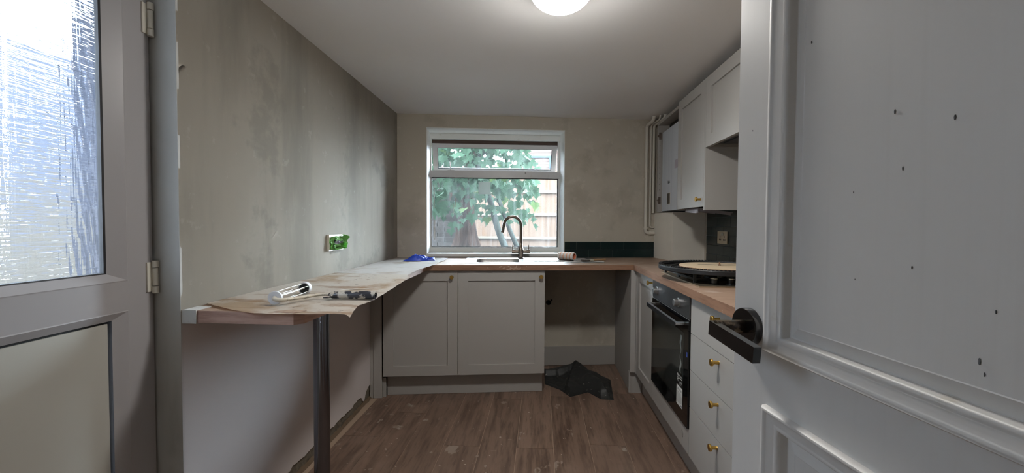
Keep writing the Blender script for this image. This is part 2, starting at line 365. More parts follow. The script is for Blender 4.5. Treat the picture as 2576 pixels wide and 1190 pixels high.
mt['patterned'] = patterned_glass()
def emitter(name, col, s):
    m = bpy.data.materials.new(name); m.use_nodes = True; nt = m.node_tree
    nt.nodes.remove(nt.nodes['Principled BSDF']); e = nt.nodes.new('ShaderNodeEmission')
    e.inputs[0].default_value = col
    tc = nt.nodes.new('ShaderNodeTexCoord'); sp = nt.nodes.new('ShaderNodeSeparateXYZ'); nt.links.new(tc.outputs['Object'], sp.inputs[0])
    mr = nt.nodes.new('ShaderNodeMapRange'); mr.interpolation_type = 'SMOOTHSTEP'      # opal glass is brightest below the bulb, dim at the rim
    mr.inputs['From Min'].default_value = CEIL-.044; mr.inputs['From Max'].default_value = CEIL-.094; mr.inputs['To Min'].default_value = s*.010; mr.inputs['To Max'].default_value = s
    nt.links.new(sp.outputs['Z'], mr.inputs['Value']); nt.links.new(mr.outputs[0], e.inputs[1]); nt.links.new(e.outputs[0], nt.nodes['Material Output'].inputs[0]); return m
mt['lamp'] = emitter('lit_opal_glass', (1., .97, .92, 1), LAMP_STRENGTH)
mt['brown'] = M('old_brown_wood', (74,56,48), .7, layers=((9, (.4,8,8), .5, .7, (46,34,30), .7, 5),))
mt['lampbase'] = M('lamp_base_white', (230,228,220), .4)

# ------------------------------------------------------------------ portals (guide the daylight through the two glazed openings)
def portal(name, p, size, direction):
    ld = bpy.data.lights.new(name, 'AREA'); ld.shape = 'RECTANGLE'; ld.size, ld.size_y = size; ld.cycles.is_portal = True
    o = bpy.data.objects.new(name, ld); o.location = p
    o.rotation_euler = Vector(direction).to_track_quat('-Z', 'Y').to_euler(); link(o)
portal('window_daylight_portal', bpt(-.957, .90, 1.44), (1.16, 1.06), -EY)
portal('door_daylight_portal', lpt(.74, -.35, 1.45), (.95, 1.1), (math.cos(LA), math.sin(LA), 0))

# ================================================================== SETTING
# floor
floor = tag(obj('floor', B1(-1.8, 1.6, -2.2, 4.1, -.12, -.0022), mt['floorbase']), kind='structure',
            label='brown wood-effect plank floor with plaster dust and paint splashes')
joints = {-3: 2.143, -1: 2.147, 1: 2.208, -2: 2.75, 0: 1.62, 2: 2.9, -4: 1.75, 3: 1.9, -5: 2.5, 4: 2.4, -6: 2.2}
for k in range(-6, 7):
    x0 = .08+.195*k-.001; x1 = x0+.195
    j = joints.get(k, 2.); ys = [j-1.2*2, j-1.2, j, j+1.2, j+2.4]
    for a, b_ in zip(ys, ys[1:]):
        a = max(a, -.15); b_ = min(b_, 3.72)
        if b_-a < .05: continue
        obj('plank', B1(x0+.0011, x1-.0011, a+.0009, b_-.0009, -.006, 0), mt['plank'], floor, bevel=.0008, seg=1)
bm = NB(); random.seed(17)     # thin smears of dried plaster trodden into the planks
for x, y, a, b_ in [(-0.815, 2.306, 0.05, 0.018), (-0.834, 2.597, 0.03, 0.02), (-1.072, 2.467, 0.022, 0.012), (-0.95, 2.378, 0.022, 0.016), (-1.0, 2.236, 0.008, 0.006), (-0.337, 2.316, 0.012, 0.006), (-0.554, 2.067, 0.01, 0.007), (-0.541, 2.356, 0.008, 0.006), (-0.312, 2.049, 0.01, 0.008), (-0.159, 2.224, 0.012, 0.006), (0.452, 2.171, 0.02, 0.014), (0.178, 2.356, 0.018, 0.006), (-0.014, 1.946, 0.006, 0.02), (-0.259, 1.969, 0.01, 0.01), (-0.814, 1.897, 0.02, 0.008), (-0.483, 1.956, 0.007, 0.005), (-0.748, 2.466, 0.02, 0.012), (-0.679, 2.415, 0.018, 0.012), (0.19, 2.299, 0.006, 0.016), (-0.237, 2.106, 0.016, 0.005)]:
    for q in range(1 if a < .015 else 4):
        dx, dy, k = (random.uniform(-.6, .6)*a, random.uniform(-.6, .6)*b_*1.5, random.uniform(.35, .7)) if a >= .015 else (0, 0, 1)
        n = 16; vs = []
        for i in range(n):
            t_ = 2*PI*i/n; r = k*(.72+.5*noise.noise(Vector((math.cos(t_)*1.6+x*40+q*3, math.sin(t_)*1.6, y*30))))
            vs.append(bm.verts.new((x+dx+a*r*math.cos(t_), y+dy+b_*1.6*r*math.sin(t_), .0003+.00008*q)))
        bm.faces.new(vs)
obj('plaster_smears', bm, M('trodden_plaster', (150,138,126), .9, layers=((30, U, .45, .6, (124,106,92), .8, 5),)), floor, kind='stuff')
# ceiling
tag(obj('ceiling', B1(-1.8, 1.6, -2.2, 4.1, CEIL, CEIL+.15), mt['ceil']), kind='structure', label='plain white ceiling, bright around the lit lamp')
# left wall
wl = leftframe('wall_left', 'left wall of raw streaky plaster above pinkish paint', kind='structure')
bm = NB(); box(bm, -.33, -.008, 1.205, 3.95, 0, 2.1); box(bm, -.33, -.008, -.3, .268, 0, 2.1); box(bm, -.33, -.008, .268, 1.205, 2.03, 2.1)
obj('masonry', bm, mt['concrete'], wl)
bm = NB()
grid_surface(bm, lambda u, v: Vector((.0012*noise.noise(Vector((u*9, v*5, 0))), 1.199+u*2.5, .87+v*(CEIL-.87))), 60, 30)
thicken(bm, -.009)
obj('upper_plaster', bm, mt['plaster'], wl, smooth=.6)
bm = NB(); box(bm, -.008, 0, -.3, .268, 0, CEIL); box(bm, -.008, 0, .268, 1.199, 2.03, CEIL)
obj('door_side_plaster', bm, mt['plaster'], wl)
def ragged(y):
    r = .062+.018*noise.noise(Vector((y*9, 3.1, 0)))+.010*noise.noise(Vector((y*31, 1.7, 0)))+.012*max(0, noise.noise(Vector((y*17, 8, 0))))
    if 2.55 < y < 2.62: r -= .035*math.sin((y-2.55)/.07*PI)
    if y > 2.62: r += (y-2.62)*.55
    return max(r, .012)
bm = NB(); n = 150; top = []; bot = []
for i in range(n+1):
    y = 1.199+(2.715-1.199)*i/n
    top.append((y, .872)); bot.append((y, ragged(y)))
for d in (0, -.008):
    vt = [bm.verts.new((d, y, z)) for y, z in top]; vb = [bm.verts.new((d, y, z)) for y, z in bot]
    for i in range(n): bm.faces.new((vb[i], vb[i+1], vt[i+1], vt[i]))
    if d == 0: keep = (vt, vb)
for i in range(n):
    a, b_ = keep[1][i], keep[1][i+1]
    bm.faces.new((a, b_, vb[i+1], vb[i]))
obj('lower_paint_coat', bm, mt['paint_low'], wl, label='pinkish white painted lower plaster with ragged bottom edge')
obj('outer_reveal', B1(-.332, -.150, 1.199, 1.206, 0, 2.03), M('outer_reveal_shade', dim((100,112,146), .19), .9, spec=0., layers=((9, VS, .45, .6, dim((60,70,100), .16), .8, 6),)), wl)  # shade of the outer reveal put into its dark blue colour
obj('reveal_plaster', B1(-.148, 0, 1.198, 1.206, 0, 2.03), mt['reveal'], wl, bevel=.002)
bm = NB()   # dusty screed ridge along the wall foot
grid_surface(bm, lambda u, v: Vector((-.008+.019*v+.007*noise.noise(Vector((u*30, v, 4))), 1.21+u*1.5, (.012+.010*noise.noise(Vector((u*40, 2, v*2))))*(1-v**2)+.0005)), 80, 4)
obj('screed_ridge', bm, M('sandy_mortar_ridge', (108,90,72), .95, bump=(60, U, .6, .01), layers=((20, U, .5, .7, (98,82,62), .7, 5),)), wl, smooth=1.)

# back wall with window opening and tiles
S0, S1, Z0, Z1 = -1.525, -.388, .938, 1.967
wb = backframe('wall_back', 'back wall of dry grey-brown plaster around the window', kind='structure')
bm = NB(); box(bm, -2.1, S0, TW, TW+.27, 0, 2.1); box(bm, S1, .80, TW, TW+.27, 0, 2.1)
box(bm, S0, S1, TW, TW+.27, 0, Z0-.02); box(bm, S0, S1, TW, TW+.27, Z1, 2.1)
obj('plaster', bm, mt['plaster_back'], wb)
def tile_rows(parent, edges_by_row, zs, mk):
    for r, (za, zb) in enumerate(zs):
        e = edges_by_row[r]
        for a, b_ in zip(e, e[1:]):
            if b_-a > .01: mk(a, b_, za, zb)
def back_tile(a, b_, za, zb):
    o = obj('tile', B1(a+.0012, b_-.0012, TW-.0095-random.random()*.001, TW-.001, za+.0012, zb-.0012), mt['tile'], wb, bevel=.0015, seg=2)
tile_rows(wb, [[-.383, -.18, .024, .22, .383], [-.383, -.286, -.081, .12, .324, .383]], [(.9095, .9745), (.9755, 1.0405)], back_tile)
obj('grout', B1(-.384, .384, TW-.0065, TW+.001, .9085, 1.0415), mt['grout'], wb)
# right wall
wr = tag(obj('wall_right', B1(WRX, WRX+.2, -.3, 3.95, 0, 2.1), mt['plaster_back']), kind='structure', label='right wall behind the hob and wall units')
def right_tile(a, b_, za, zb):
    obj('tile', B1(WRX-.0095-random.random()*.001, WRX-.001, a+.0012, b_-.0012, za+.0012, zb-.0012), mt['tile'], wr, bevel=.0015, seg=2)
rows = [(.9095+.0665*i, .9745+.0665*i) for i in range(6)]; rows.append((.9095+.0665*6, 1.62))
edges = []
for i in range(6):
    off = 3.03 if i % 2 == 0 else 3.13
    e = [y for y in [off-.2035*k for k in range(-1, 10)] if 1.27 < y < 3.20]; edges.append(sorted(e+[3.215, 1.26]))
tile_rows(wr, edges, rows[:6], right_tile)
e = sorted([3.03-.2035*k for k in range(3, 9)]+[2.405])
tile_rows(wr, [[v for v in e if v <= 2.406], [v+.0 for v in e if v <= 2.406]], [(1.3085, 1.3735), (1.375, 1.44)], right_tile)
obj('grout', B1(WRX-.0065, WRX+.001, 1.255, 3.216, .9085, 1.308), mt['grout'], wr)
# wall behind the camera with the doorway the picture is taken from, and the hall beyond
bm = NB(); box(bm, -1.4, -.50, -.25, -.07, 0, 2.1); box(bm, .47, 1.4, -.25, -.07, 0, 2.1); box(bm, -.50, .47, -.25, -.07, 2.0, 2.1)
tag(obj('wall_front', bm, mt['hallwall']), kind='structure')
bm = NB(); box(bm, -1.0, -.9, -2.2, -.25, 0, 2.1); box(bm, .9, 1.0, -2.2, -.25, 0, 2.1); box(bm, -1.0, 1.0, -2.3, -2.2, 0, 2.1)
tag(obj('wall_hall', bm, mt['hallwall']), kind='structure')
# skirting in the appliance gap
bm = NB(); box(bm, -.63, .052, TW-.016, TW-.0005, .004, .160)
tag(obj('baseboard_back', bm, mt['greyin'], bevel=.003), kind='structure', label='plain skirting board at the back of the empty appliance gap')
o = bpy.data.objects['baseboard_back']; o.location = (OB.x, OB.y, 0); o.rotation_euler = (0, 0, BA)
# boxed pipe column in the back right corner
bm = NB(); prism(bm, [bpt(.385, .253), bpt(.640, .253), bpt(.692, .599), bpt(.385, .599)], .9085, 1.284)
tag(obj('trim_1', bm, mt['box'], bevel=.004), kind='structure', label='plastered boxing standing on the worktop below the boiler')

# ------------------------------------------------------------------ kitchen window
win = backframe('window_1', 'white framed kitchen window, top light tilted open, dusty glass', kind='structure')
bm = NB()
box(bm, S0, S0+.004, TW-.002, TW+.20, Z0, Z1); box(bm, S1-.004, S1, TW-.002, TW+.20, Z0, Z1); box(bm, S0, S1, TW-.002, TW+.20, Z1-.004, Z1)
obj('reveal_lining', bm, mt['frame'], win)
obj('sill', B1(S0-.002, S1+.002, TW-.008, TW+.20, .918, .941), mt['frame'], win, bevel=.004)
obj('sill_front', B1(S0+.006, S1-.004, TW-.010, TW-.004, .9095, .921), mt['greyin'], win)
ft = TW+.185
bm = NB()
box(bm, S0+.003, S0+.017, ft, ft+.06, .941, Z1-.004); box(bm, S1-.019, S1-.003, ft, ft+.06, .941, Z1-.004)
box(bm, S0+.017, S1-.019, ft, ft+.06, 1.916, Z1-.004); box(bm, S0+.017, S1-.019, ft, ft+.06, .941, .985)
obj('outer_frame', bm, mt['frame'], win, bevel=.002)
obj('transom', B1(S0+.006, S1-.008, ft-.014, ft+.06, 1.586, 1.645), mt['whitewin'], win, bevel=.004)
bm = NB(); box(bm, S0+.012, S1-.012, ft-.010, ft+.002, .948, .983)
obj('bottom_bead', bm, mt['frame'], win, bevel=.004)
bm = NB()
rect_rings(bm, [(S0+.017, S1-.019, .985, 1.586, ft+.012), (S0+.022, S1-.024, .990, 1.581, ft+.012), (S0+.022, S1-.024, .990, 1.581, ft+.03)], axis='y')
obj('gasket', bm, mt['seam'], win)
obj('pane', B1(S0+.020, S1-.022, ft+.022, ft+.026, .988, 1.584), mt['pane'], win)
obj('head_strip', B1(S0+.017, S1-.019, ft+.050, ft+.075, 1.872, 1.916), mt['brown'], win)
bm = NB(); cyl(bm, (-1.345, ft+.004, 1.645), (-1.35, ft+.012, 1.712), .005, 8); cyl(bm, (-1.35, ft+.012, 1.712), (-1.35, ft+.012, 1.722), .008, 8); box(bm, -1.37, -1.31, ft-.004, ft+.01, 1.645, 1.650)
obj('stay_peg', bm, mt['whitewin'], win, smooth=.6)
for sx in (-.70,):
    obj('screw_hole', lathe(NB(), [(.004, 0), (.004, .0006)], 8, axis_matrix((sx, ft-.0142, 1.630), (0, -1, 0))), mt['seam'], win)
# sticker residue square, and drips of old paint on the glass
obj('tape_residue', B1(-1.105, -1.0, ft+.0205, ft+.0215, 1.445, 1.555), M('sticker_residue', (226,230,228), .8, trans=.75), win)
bm = NB()
for sx, za, zb, r in ((-1.487, 1.32, 1.52, .003), (-1.480, 1.05, 1.22, .0035), (-1.305, 1.33, 1.42, .002), (-1.318, 1.27, 1.36, .002)):
    box(bm, sx-r, sx+r, ft+.0212, ft+.0218, za, zb)
obj('paint_drip', bm, mt['filler'], win)
# tilted top light (top hung, opened outwards)
hinge_z, SL, SRt = 1.880, S0+.020, S1-.022
bm = NB(); hh = .262
box(bm, SL, SRt, 0, .038, -.036, 0); box(bm, SL, SL+.042, 0, .038, -hh+.04, -.036); box(bm, SRt-.042, SRt, 0, .038, -hh+.04, -.036); box(bm, SL, SRt, 0, .038, -hh, -hh+.04)
sash = obj('sash', bm, mt['whitewin'], win, bevel=.003, loc=(0, ft+.035, hinge_z), rot=(math.radians(24), 0, 0))
obj('pane', B1(SL+.038, SRt-.038, .018, .022, -hh+.036, -.032), mt['pane'], sash)
bm = NB(); rect_rings(bm, [(SL+.042, SRt-.042, -hh+.04, -.036, .006), (SL+.046, SRt-.046, -hh+.044, -.040, .006), (SL+.046, SRt-.046, -hh+.044, -.040, .018)], axis='y')
obj('gasket', bm, mt['seam'], sash)

# ------------------------------------------------------------------ glazed back door on the left
d1 = leftframe('door_1', 'white half-glazed outside door with patterned glass', kind='structure')
FO = -.080      # leaf face
bm = NB()
box(bm, FO-.06, FO, 1.112, 1.190, .02, 2.01); box(bm, FO-.06, FO, .285, .365, .02, 2.01)
box(bm, FO-.06, FO, .365, 1.112, 1.93, 2.01); box(bm, FO-.06, FO, .365, 1.112, .928, 1.012); box(bm, FO-.06, FO, .365, 1.112, .02, .12)
obj('leaf', bm, mt['white'], d1, bevel=.002)
bm = NB(); rect_rings(bm, [(.365, 1.112, 1.012, 1.93, FO), (.365+.003, 1.109, 1.015, 1.927, FO+.001), (.365+.048, 1.064, 1.037, 1.905, FO-.014)])
obj('glazing_bead', bm, mt['white'], d1)
bm = NB(); rect_rings(bm, [(.413, 1.064, 1.037, 1.905, FO-.014), (.418, 1.059, 1.0405, 1.9, FO-.016), (.418, 1.059, 1.0405, 1.9, FO-.03)])
obj('gasket', bm, mt['seam'], d1)
obj('pane', B1(FO-.030, FO-.024, .41, 1.068, 1.033, 1.91), mt['patterned'], d1)
bm = NB(); rect_rings(bm, [(.365, 1.112, .12, .928, FO), (.368, 1.109, .123, .925, FO+.001), (.368+.035, 1.072, .145, .905, FO-.010)])
obj('panel_bead', bm, mt['white'], d1)
obj('panel_gasket', B1(FO-.045, FO-.018, .39, 1.09, .13, .918), mt['seam'], d1)
obj('infill_panel', B1(FO-.03, FO-.012, .41, 1.062, .15, .898), M('door_panel_plastic', (178,176,168), .4, bump=(200, U, .04, .001)), d1, bevel=.002)
bm = NB(); box(bm, FO-.06, FO-.012, 1.1915, 1.2, 0, 2.03); box(bm, FO-.06, FO-.012, .268, .283, 0, 2.03); box(bm, FO-.06, FO-.012, .268, 1.2, 2.012, 2.03)
obj('door_frame', bm, mt['white'], d1)
for zc in (1.795, 1.015, .25):
    bm = NB(); box(bm, FO-.002, FO+.004, 1.168, 1.186, zc-.045, zc+.045)
    cyl(bm, (FO+.010, 1.188, zc-.050), (FO+.010, 1.188, zc-.029), .0085, 12); cyl(bm, (FO+.010, 1.188, zc-.027), (FO+.010, 1.188, zc+.027), .0075, 12); cyl(bm, (FO+.010, 1.188, zc+.029), (FO+.010, 1.188, zc+.050), .0085, 12)
    obj('hinge', bm, mt['socketwhite'], d1, smooth=.6)

# ------------------------------------------------------------------ panelled entry door in the foreground on the right
d2 = thing('door_2', 'white panelled entry door with black lever handle, standing open', None, (0, 0, 0), BA, kind='structure')
DK = .4246; A0, A1 = -.105, .656
bm = NB()
box(bm, DK+.012, DK+.040, A0, A1, .006, 1.98)                                   # core
st = .078
box(bm, DK, DK+.012, A1-st, A1, .006, 1.98); box(bm, DK, DK+.012, A0, A0+st, .006, 1.98)
for za, zb in ((.006, .17), (.915, .995), (1.89, 1.98)): box(bm, DK, DK+.012, A0+st, A1-st, za, zb)
obj('leaf', bm, mt['whitepaint'], d2)
for za, zb in ((.995, 1.89), (.17, .915)):
    a0, a1 = A0+st, A1-st
    prof = [(0, 0), (.0008, -.006), (.0035, -.0092), (.0075, -.0092), (.010, -.0068), (.0115, -.0062), (.0165, -.0058), (.0225, -.0035), (.0245, -.0046), (.0285, -.0046), (.0310, -.0030), (.0325, .0010), (.0345, .0090), (.036, .0095)]
    bm = NB(); rect_rings(bm, [(a0+i, a1-i, za+i*.85, zb-i*.85, DK+d) for i, d in prof])
    obj('moulding', bm, mt['mould'], d2, smooth=.9)
    pr = [(.035, .0095), (.037, .0092), (.0545, .0035), (.0560, .0039)]
    bm = NB(); R = rect_rings(bm, [(a0+i, a1-i, za+i*.85, zb-i*.85, DK+d) for i, d in pr]); bm.faces.new(R[-1])
    obj('panel', bm, mt['whitepaint'], d2)
# knocks and paint specks on the upper panel
bm = NB(); random.seed(3)
for a, z, r in ((.512, 1.42, .002), (.40, 1.42, .0022), (.40, 1.30, .003), (.345, 1.28, .003), (.39, 1.24, .0025), (.445, 1.22, .0015), (.378, 1.14, .002), (.320, 1.065, .0035), (.316, 1.055, .0022), (.31, 1.11, .002), (.44, 1.12, .0012), (.62, 1.33, .0014)):
    x = DK+(.0033 if a < .52 else -.0002)
    lathe(bm, [(r*.62, 0), (r*.5, .0003), (0, .0004)], 8, Matrix.Translation((x, a, z)) @ Matrix.Rotation(-PI/2, 4, 'Y') @ Matrix.Diagonal((1.5, .55, 1, 1)))
obj('chip_marks', bm, M('chip_grey', (84,84,84), .8), d2, kind='stuff')
hz, ha = 1.022, .616
bm = lathe(NB(), [(.0295, 0), (.0295, .010), (.0285, .012), (.012, .0125)], 48, axis_matrix((DK-.0005, ha, hz), (-1, 0, 0)))
hd = obj('lever_handle', bm, mt['blackgloss'], d2, smooth=.6)
bm = lathe(NB(), [(.0105, 0), (.0105, .046)], 28, axis_matrix((DK-.0120, ha, hz), (-1, 0, 0)))
obj('neck', bm, M('worn_bronze_black', (52,44,38), .2, .6, layers=((30, U, .52, .6, (140,122,100), .8, 3),)), hd, smooth=.6)
bm = NB(); box(bm, -.0055, .0055, -.100, .0075, -.0112, .0112)
obj('lever', bm, mt['blackgloss'], hd, bevel=.0045, seg=3, smooth=.7, loc=(DK-.0585, ha, hz-.003), rot=(math.radians(6), 0, 0))
bm = cyl(NB(), (DK-.0595, ha, hz), (DK-.066, ha, hz), .0001, 6)
bm.free()

# ================================================================== KITCHEN UNITS
def shaker_B(parent, s0, s1, z0, z1, face=0., stile=.068, rail=.068):
    bm = NB()
    for q in ((s0, s0+stile, z0, z1), (s1-stile, s1, z0, z1), (s0+stile, s1-stile, z1-rail, z1), (s0+stile, s1-stile, z0, z0+rail)):
        box(bm, q[0], q[1], face, face+.020, q[2], q[3])
    d = obj('door', bm, mt['grey'], parent, bevel=.0008, seg=1)
    obj('panel', B1(s0+stile-.004, s1-stile+.004, face+.010, face+.016, z0+rail-.004, z1-rail+.004), mt['grey'], d)
    return d
def shaker_X(parent, y0, y1, z0, z1, face, stile=.066, rail=.066):
    bm = NB()
    for q in ((y0, y0+stile, z0, z1), (y1-stile, y1, z0, z1), (y0+stile, y1-stile, z1-rail, z1), (y0+stile, y1-stile, z0, z0+rail)):
        box(bm, face, face+.020, q[0], q[1], q[2], q[3])
    d = obj('door', bm, mt['grey'], parent, bevel=.0008, seg=1)
    obj('panel', B1(face+.010, face+.016, y0+stile-.004, y1-stile+.004, z0+rail-.004, z1-rail+.004), mt['grey'], d)
    return d
KPROF = [(.0075, 0), (.0065, .002), (.0062, .016), (.0075, .020), (.0125, .0225), (.0135, .024), (.0135, .029), (.0125, .0305)]
def knob(parent, p, d):
    return obj('knob', lathe(NB(), KPROF, 24, axis_matrix(p, d)), mt['brass'], parent, smooth=.5, label='brass knob')

# --- back run: two base cabinets, plinth, filler
def base_unit(label, s0, s1, ks):
    t = backframe('base_cabinet', label, 'cabinet', 'shaker base cabinets under the window')
    bm = NB(); box(bm, s0+.001, s0+.018, .021, .56, .15, .868); box(bm, s1-.018, s1-.001, .021, .56, .15, .868)
    box(bm, s0+.018, s1-.018, .021, .56, .15, .168); box(bm, s0+.018, s1-.018, .55, .56, .168, .868)
    obj('carcass', bm, mt['greyin'], t)
    d = shaker_B(t, s0+.0015, s1-.0015, .153, .866)
    knob(d, (ks, -.0001, .826), (0, -1, 0))
base_unit('grey shaker base cabinet in the corner, partly behind the breakfast bar', -1.737, -1.236, -1.277)
base_unit('grey shaker base cabinet below the sink, beside the empty gap', -1.236, -.640, -.670)
t = backframe('plinth', 'grey plinth board under the two cabinets below the window', 'plinth')
obj('board', B1(-1.722, -.645, .066, .082, .002, .148), mt['grey'], t, bevel=.001)
t = backframe('corner_filler', 'grey upright filler strip between left wall and corner cabinet', 'filler')
bm = NB(); box(bm, -1.803, -1.747, .018, .034, .0, .868)
obj('strip', bm, mt['grey'], t, bevel=.001)
obj('side_strip', B1(-1.828, -1.8035, .024, .04, .0, .868), mt['grey'], t, bevel=.001)
obj('foot_block', B1(-1.746, -1.725, .036, .052, .0, .132), mt['grey'], t, bevel=.001)
# --- corner post right of the gap
t = thing('corner_post', 'grey corner post and blank side panel right of the empty gap', 'filler')
obj('post', B1(.634, .667, 2.900, 2.924, .153, .868), mt['grey'], t, bevel=.0015)
obj('side_panel', B1(.640, .658, 2.926, 3.515, .0, .868), mt['greyin'], t)
obj('return_strip', B1(.6675, .684, 2.876, 2.924, .153, .868), mt['grey'], t, bevel=.001)
obj('foot_block', B1(.632, .723, 2.9265, 2.942, .0, .150), mt['grey'], t, bevel=.001)
# --- right run
t = thing('base_cabinet', 'narrow grey shaker base cabinet between corner post and oven', 'cabinet')
bm = NB(); box(bm, XR+.021, 1.24, 2.468, 2.485, .15, .868); box(bm, XR+.021, 1.24, 2.855, 2.872, .15, .868); box(bm, XR+.021, 1.24, 2.485, 2.855, .15, .168)
obj('carcass', bm, mt['greyin'], t)
d = shaker_X(t, 2.4675, 2.873, .153, .866, XR)
knob(d, (XR-.0001, 2.497, .838), (-1, 0, 0))
t = thing('oven_housing', 'grey housing unit around the built-in oven, plain strip below', 'cabinet')
bm = NB(); box(bm, XR+.021, 1.24, 1.866, 1.884, .15, .868); box(bm, XR+.021, 1.24, 2.448, 2.465, .15, .868); box(bm, XR+.03, 1.24, 1.884, 2.448, .15, .256)
obj('carcass', bm, mt['greyin'], t)
f = obj('bottom_strip', B1(XR, XR+.020, 1.8655, 2.4655, .153, .2675), mt['grey'], t, bevel=.001)
bm = NB()
for i in range(7):
    lathe(bm, [(.006-.0005*i, 0), (.004, .0012), (0, .0018)], 9, Matrix.Translation((XR-.0001, 1.945+random.uniform(-.006, .006), .213+.0045*(i-3))) @ Matrix.Rotation(-PI/2, 4, 'Y') @ Matrix.Diagonal((1, random.uniform(.5, .9), 1, 1)))
obj('filler_smear', bm, M('grey_smear', (120,116,110), .7), f, label='dab of dark filler')
t = thing('drawer_unit', 'grey unit of four plain drawers with brass knobs beside the oven', 'drawers')
DY0, DY1 = 1.262, 1.864
bm = NB(); box(bm, XR+.021, 1.24, DY0+.001, DY0+.018, .15, .868); box(bm, XR+.021, 1.24, DY1-.018, DY1-.001, .15, .868); box(bm, XR+.021, 1.24, DY0+.018, DY1-.018, .15, .168); box(bm, 1.23, 1.24, DY0+.018, DY1-.018, .168, .868)
obj('carcass', bm, mt['greyin'], t)
obj('end_panel', B1(XR, 1.24, DY0-.018, DY0, .0, .868), mt['grey'], t)
for za, zb, zk in ((.7065, .866, .832), (.5425, .7035, .669), (.3765, .5395, .509), (.153, .3735, .345)):
    d = obj('drawer', B1(XR, XR+.020, DY0+.0015, DY1-.0015, za, zb), mt['grey'], t, bevel=.0012, seg=1)
    knob(d, (XR-.0001, 1.575, zk), (-1, 0, 0))
t = thing('plinth', 'grey plinth board under the oven and drawers', 'plinth')
obj('board', B1(.726, .742, 1.262, 2.924, .002, .148), mt['grey'], t, bevel=.001)

# --- built-in oven
t = thing('oven', 'built-in black glass oven with steel control panel and bar handle', 'oven')
OY0, OY1 = 1.868, 2.4625
obj('body', B1(XR+.012, 1.20, 1.886, 2.446, .262, .862), mt['black'], t)
fp = obj('control_panel', B1(XR-.006, XR+.012, OY0, OY1, .766, .866), mt['darksteel'], t, bevel=.0015)
for yk in (2.372, 2.012):
    k = obj('dial', lathe(NB(), [(.022, 0), (.022, .003), (.0185, .004), (.0175, .022), (.0155, .024)], 32, axis_matrix((XR-.0061, yk, .813), (-1, 0, 0))), mt['steel'], t, smooth=.5)
obj('trim_strip', B1(XR-.004, XR+.012, OY0, OY1, .757, .7635), mt['gap'], t)
obj('trim_line', B1(XR-.006, XR-.004, OY0, OY1, .7595, .7612), mt['steel'], t)
dr = obj('door', B1(XR-.008, XR+.011, OY0, OY1, .270, .7555), mt['blackglass'], t, bevel=.0015)
obj('window', B1(XR-.0086, XR-.0079, 1.925, 2.405, .352, .690), mt['ovenglass'], dr)
h = obj('handle', B1(XR-.050, XR-.036, 1.914, 2.416, .728, .738), mt['steel'], t, bevel=.002, label='steel bar handle')
obj('handle_face', B1(XR-.052, XR-.0495, 1.914, 2.416, .716, .738), mt['black'], t, bevel=.001)
for y0 in (1.914, 2.394): obj('handle_bracket', B1(XR-.036, XR-.0085, y0, y0+.022, .728, .738), mt['steel'], t, bevel=.001)
# sticker: black guarantee label above a white rating label, and a reflection painted as a wavy grey strip
LX = XR-.0089
RX = (PI/2, 0, -PI/2)
lb = obj('guarantee_label', B1(LX-.0004, LX, 1.930, 2.010, .424, .486), mt['labelblack'], t, label='black guarantee label with white ring')
bm = NB(); n = 32
for i in range(n):
    a, b_ = 2*PI*i/n, 2*PI*(i+1)/n
    q = [bm.verts.new((LX-.0006, 1.994-math.cos(x)*r, .464+math.sin(x)*r*1.35)) for x, r in ((a, .0085), (b_, .0085), (b_, .0115), (a, .0115))]
    bm.faces.new(q)
obj('ring', bm, mt['labelwhite'], lb)
text('numeral', '2', .020, mt['labelwhite'], lb, (LX-.0006, 1.994, .464), RX)
text('lettering', 'Free 2 year', .0105, mt['labelwhite'], lb, (LX-.0006, 1.9565, .474), RX)
text('lettering', 'guarantee', .0105, mt['labelwhite'], lb, (LX-.0006, 1.9565, .463), RX)
bm = NB()
for y0, y1, z in ((1.984, 2.004, .444), (1.934, 1.972, .444), (1.946, 1.972, .434), (1.934, 1.965, .4485), (1.958, 1.97, .439)): box(bm, LX-.0007, LX-.0004, y0, y1, z-.0018, z+.0018)
obj('print_lines', bm, mt['labelgrey'], lb)
lw = obj('rating_label', B1(LX-.0004, LX, 1.930, 2.010, .330, .4225), mt['labelwhite'], t, label='white rating label with printed lines')
text('lettering', 'LAMONA', .015, mt['labelgrey'], lw, (LX-.0006, 1.970, .407), RX)
bm = NB()
for i, (y0, y1) in enumerate(((1.95, 2.004), (1.95, 2.004), (1.935, 2.004), (1.935, 2.004), (1.935, 2.004), (1.935, 2.004), (1.935, 2.004), (1.96, 2.004))):
    box(bm, LX-.0007, LX-.0004, y0, y1, .392-.0065*i-.0012, .392-.0065*i+.0012)
box(bm, LX-.0007, LX-.0004, 1.934, 1.950, .334, .342)
obj('print_lines', bm, mt['labelgrey'], lw)
bm = NB(); grid_surface(bm, lambda u, v: Vector((LX-.0003, 1.962+.006*math.sin(u*18)+(v-.5)*.018*(.7+.4*math.sin(u*9)), .49+u*.18)), 40, 2)
obj('reflection_strip', bm, mt['streak'], t, label='wavy grey strip painted as a reflection in the oven glass')
obj('blue_tape', B1(XR-.0084, XR-.0080, 1.876, 1.888, .590, .612), mt['labelblue'], t)

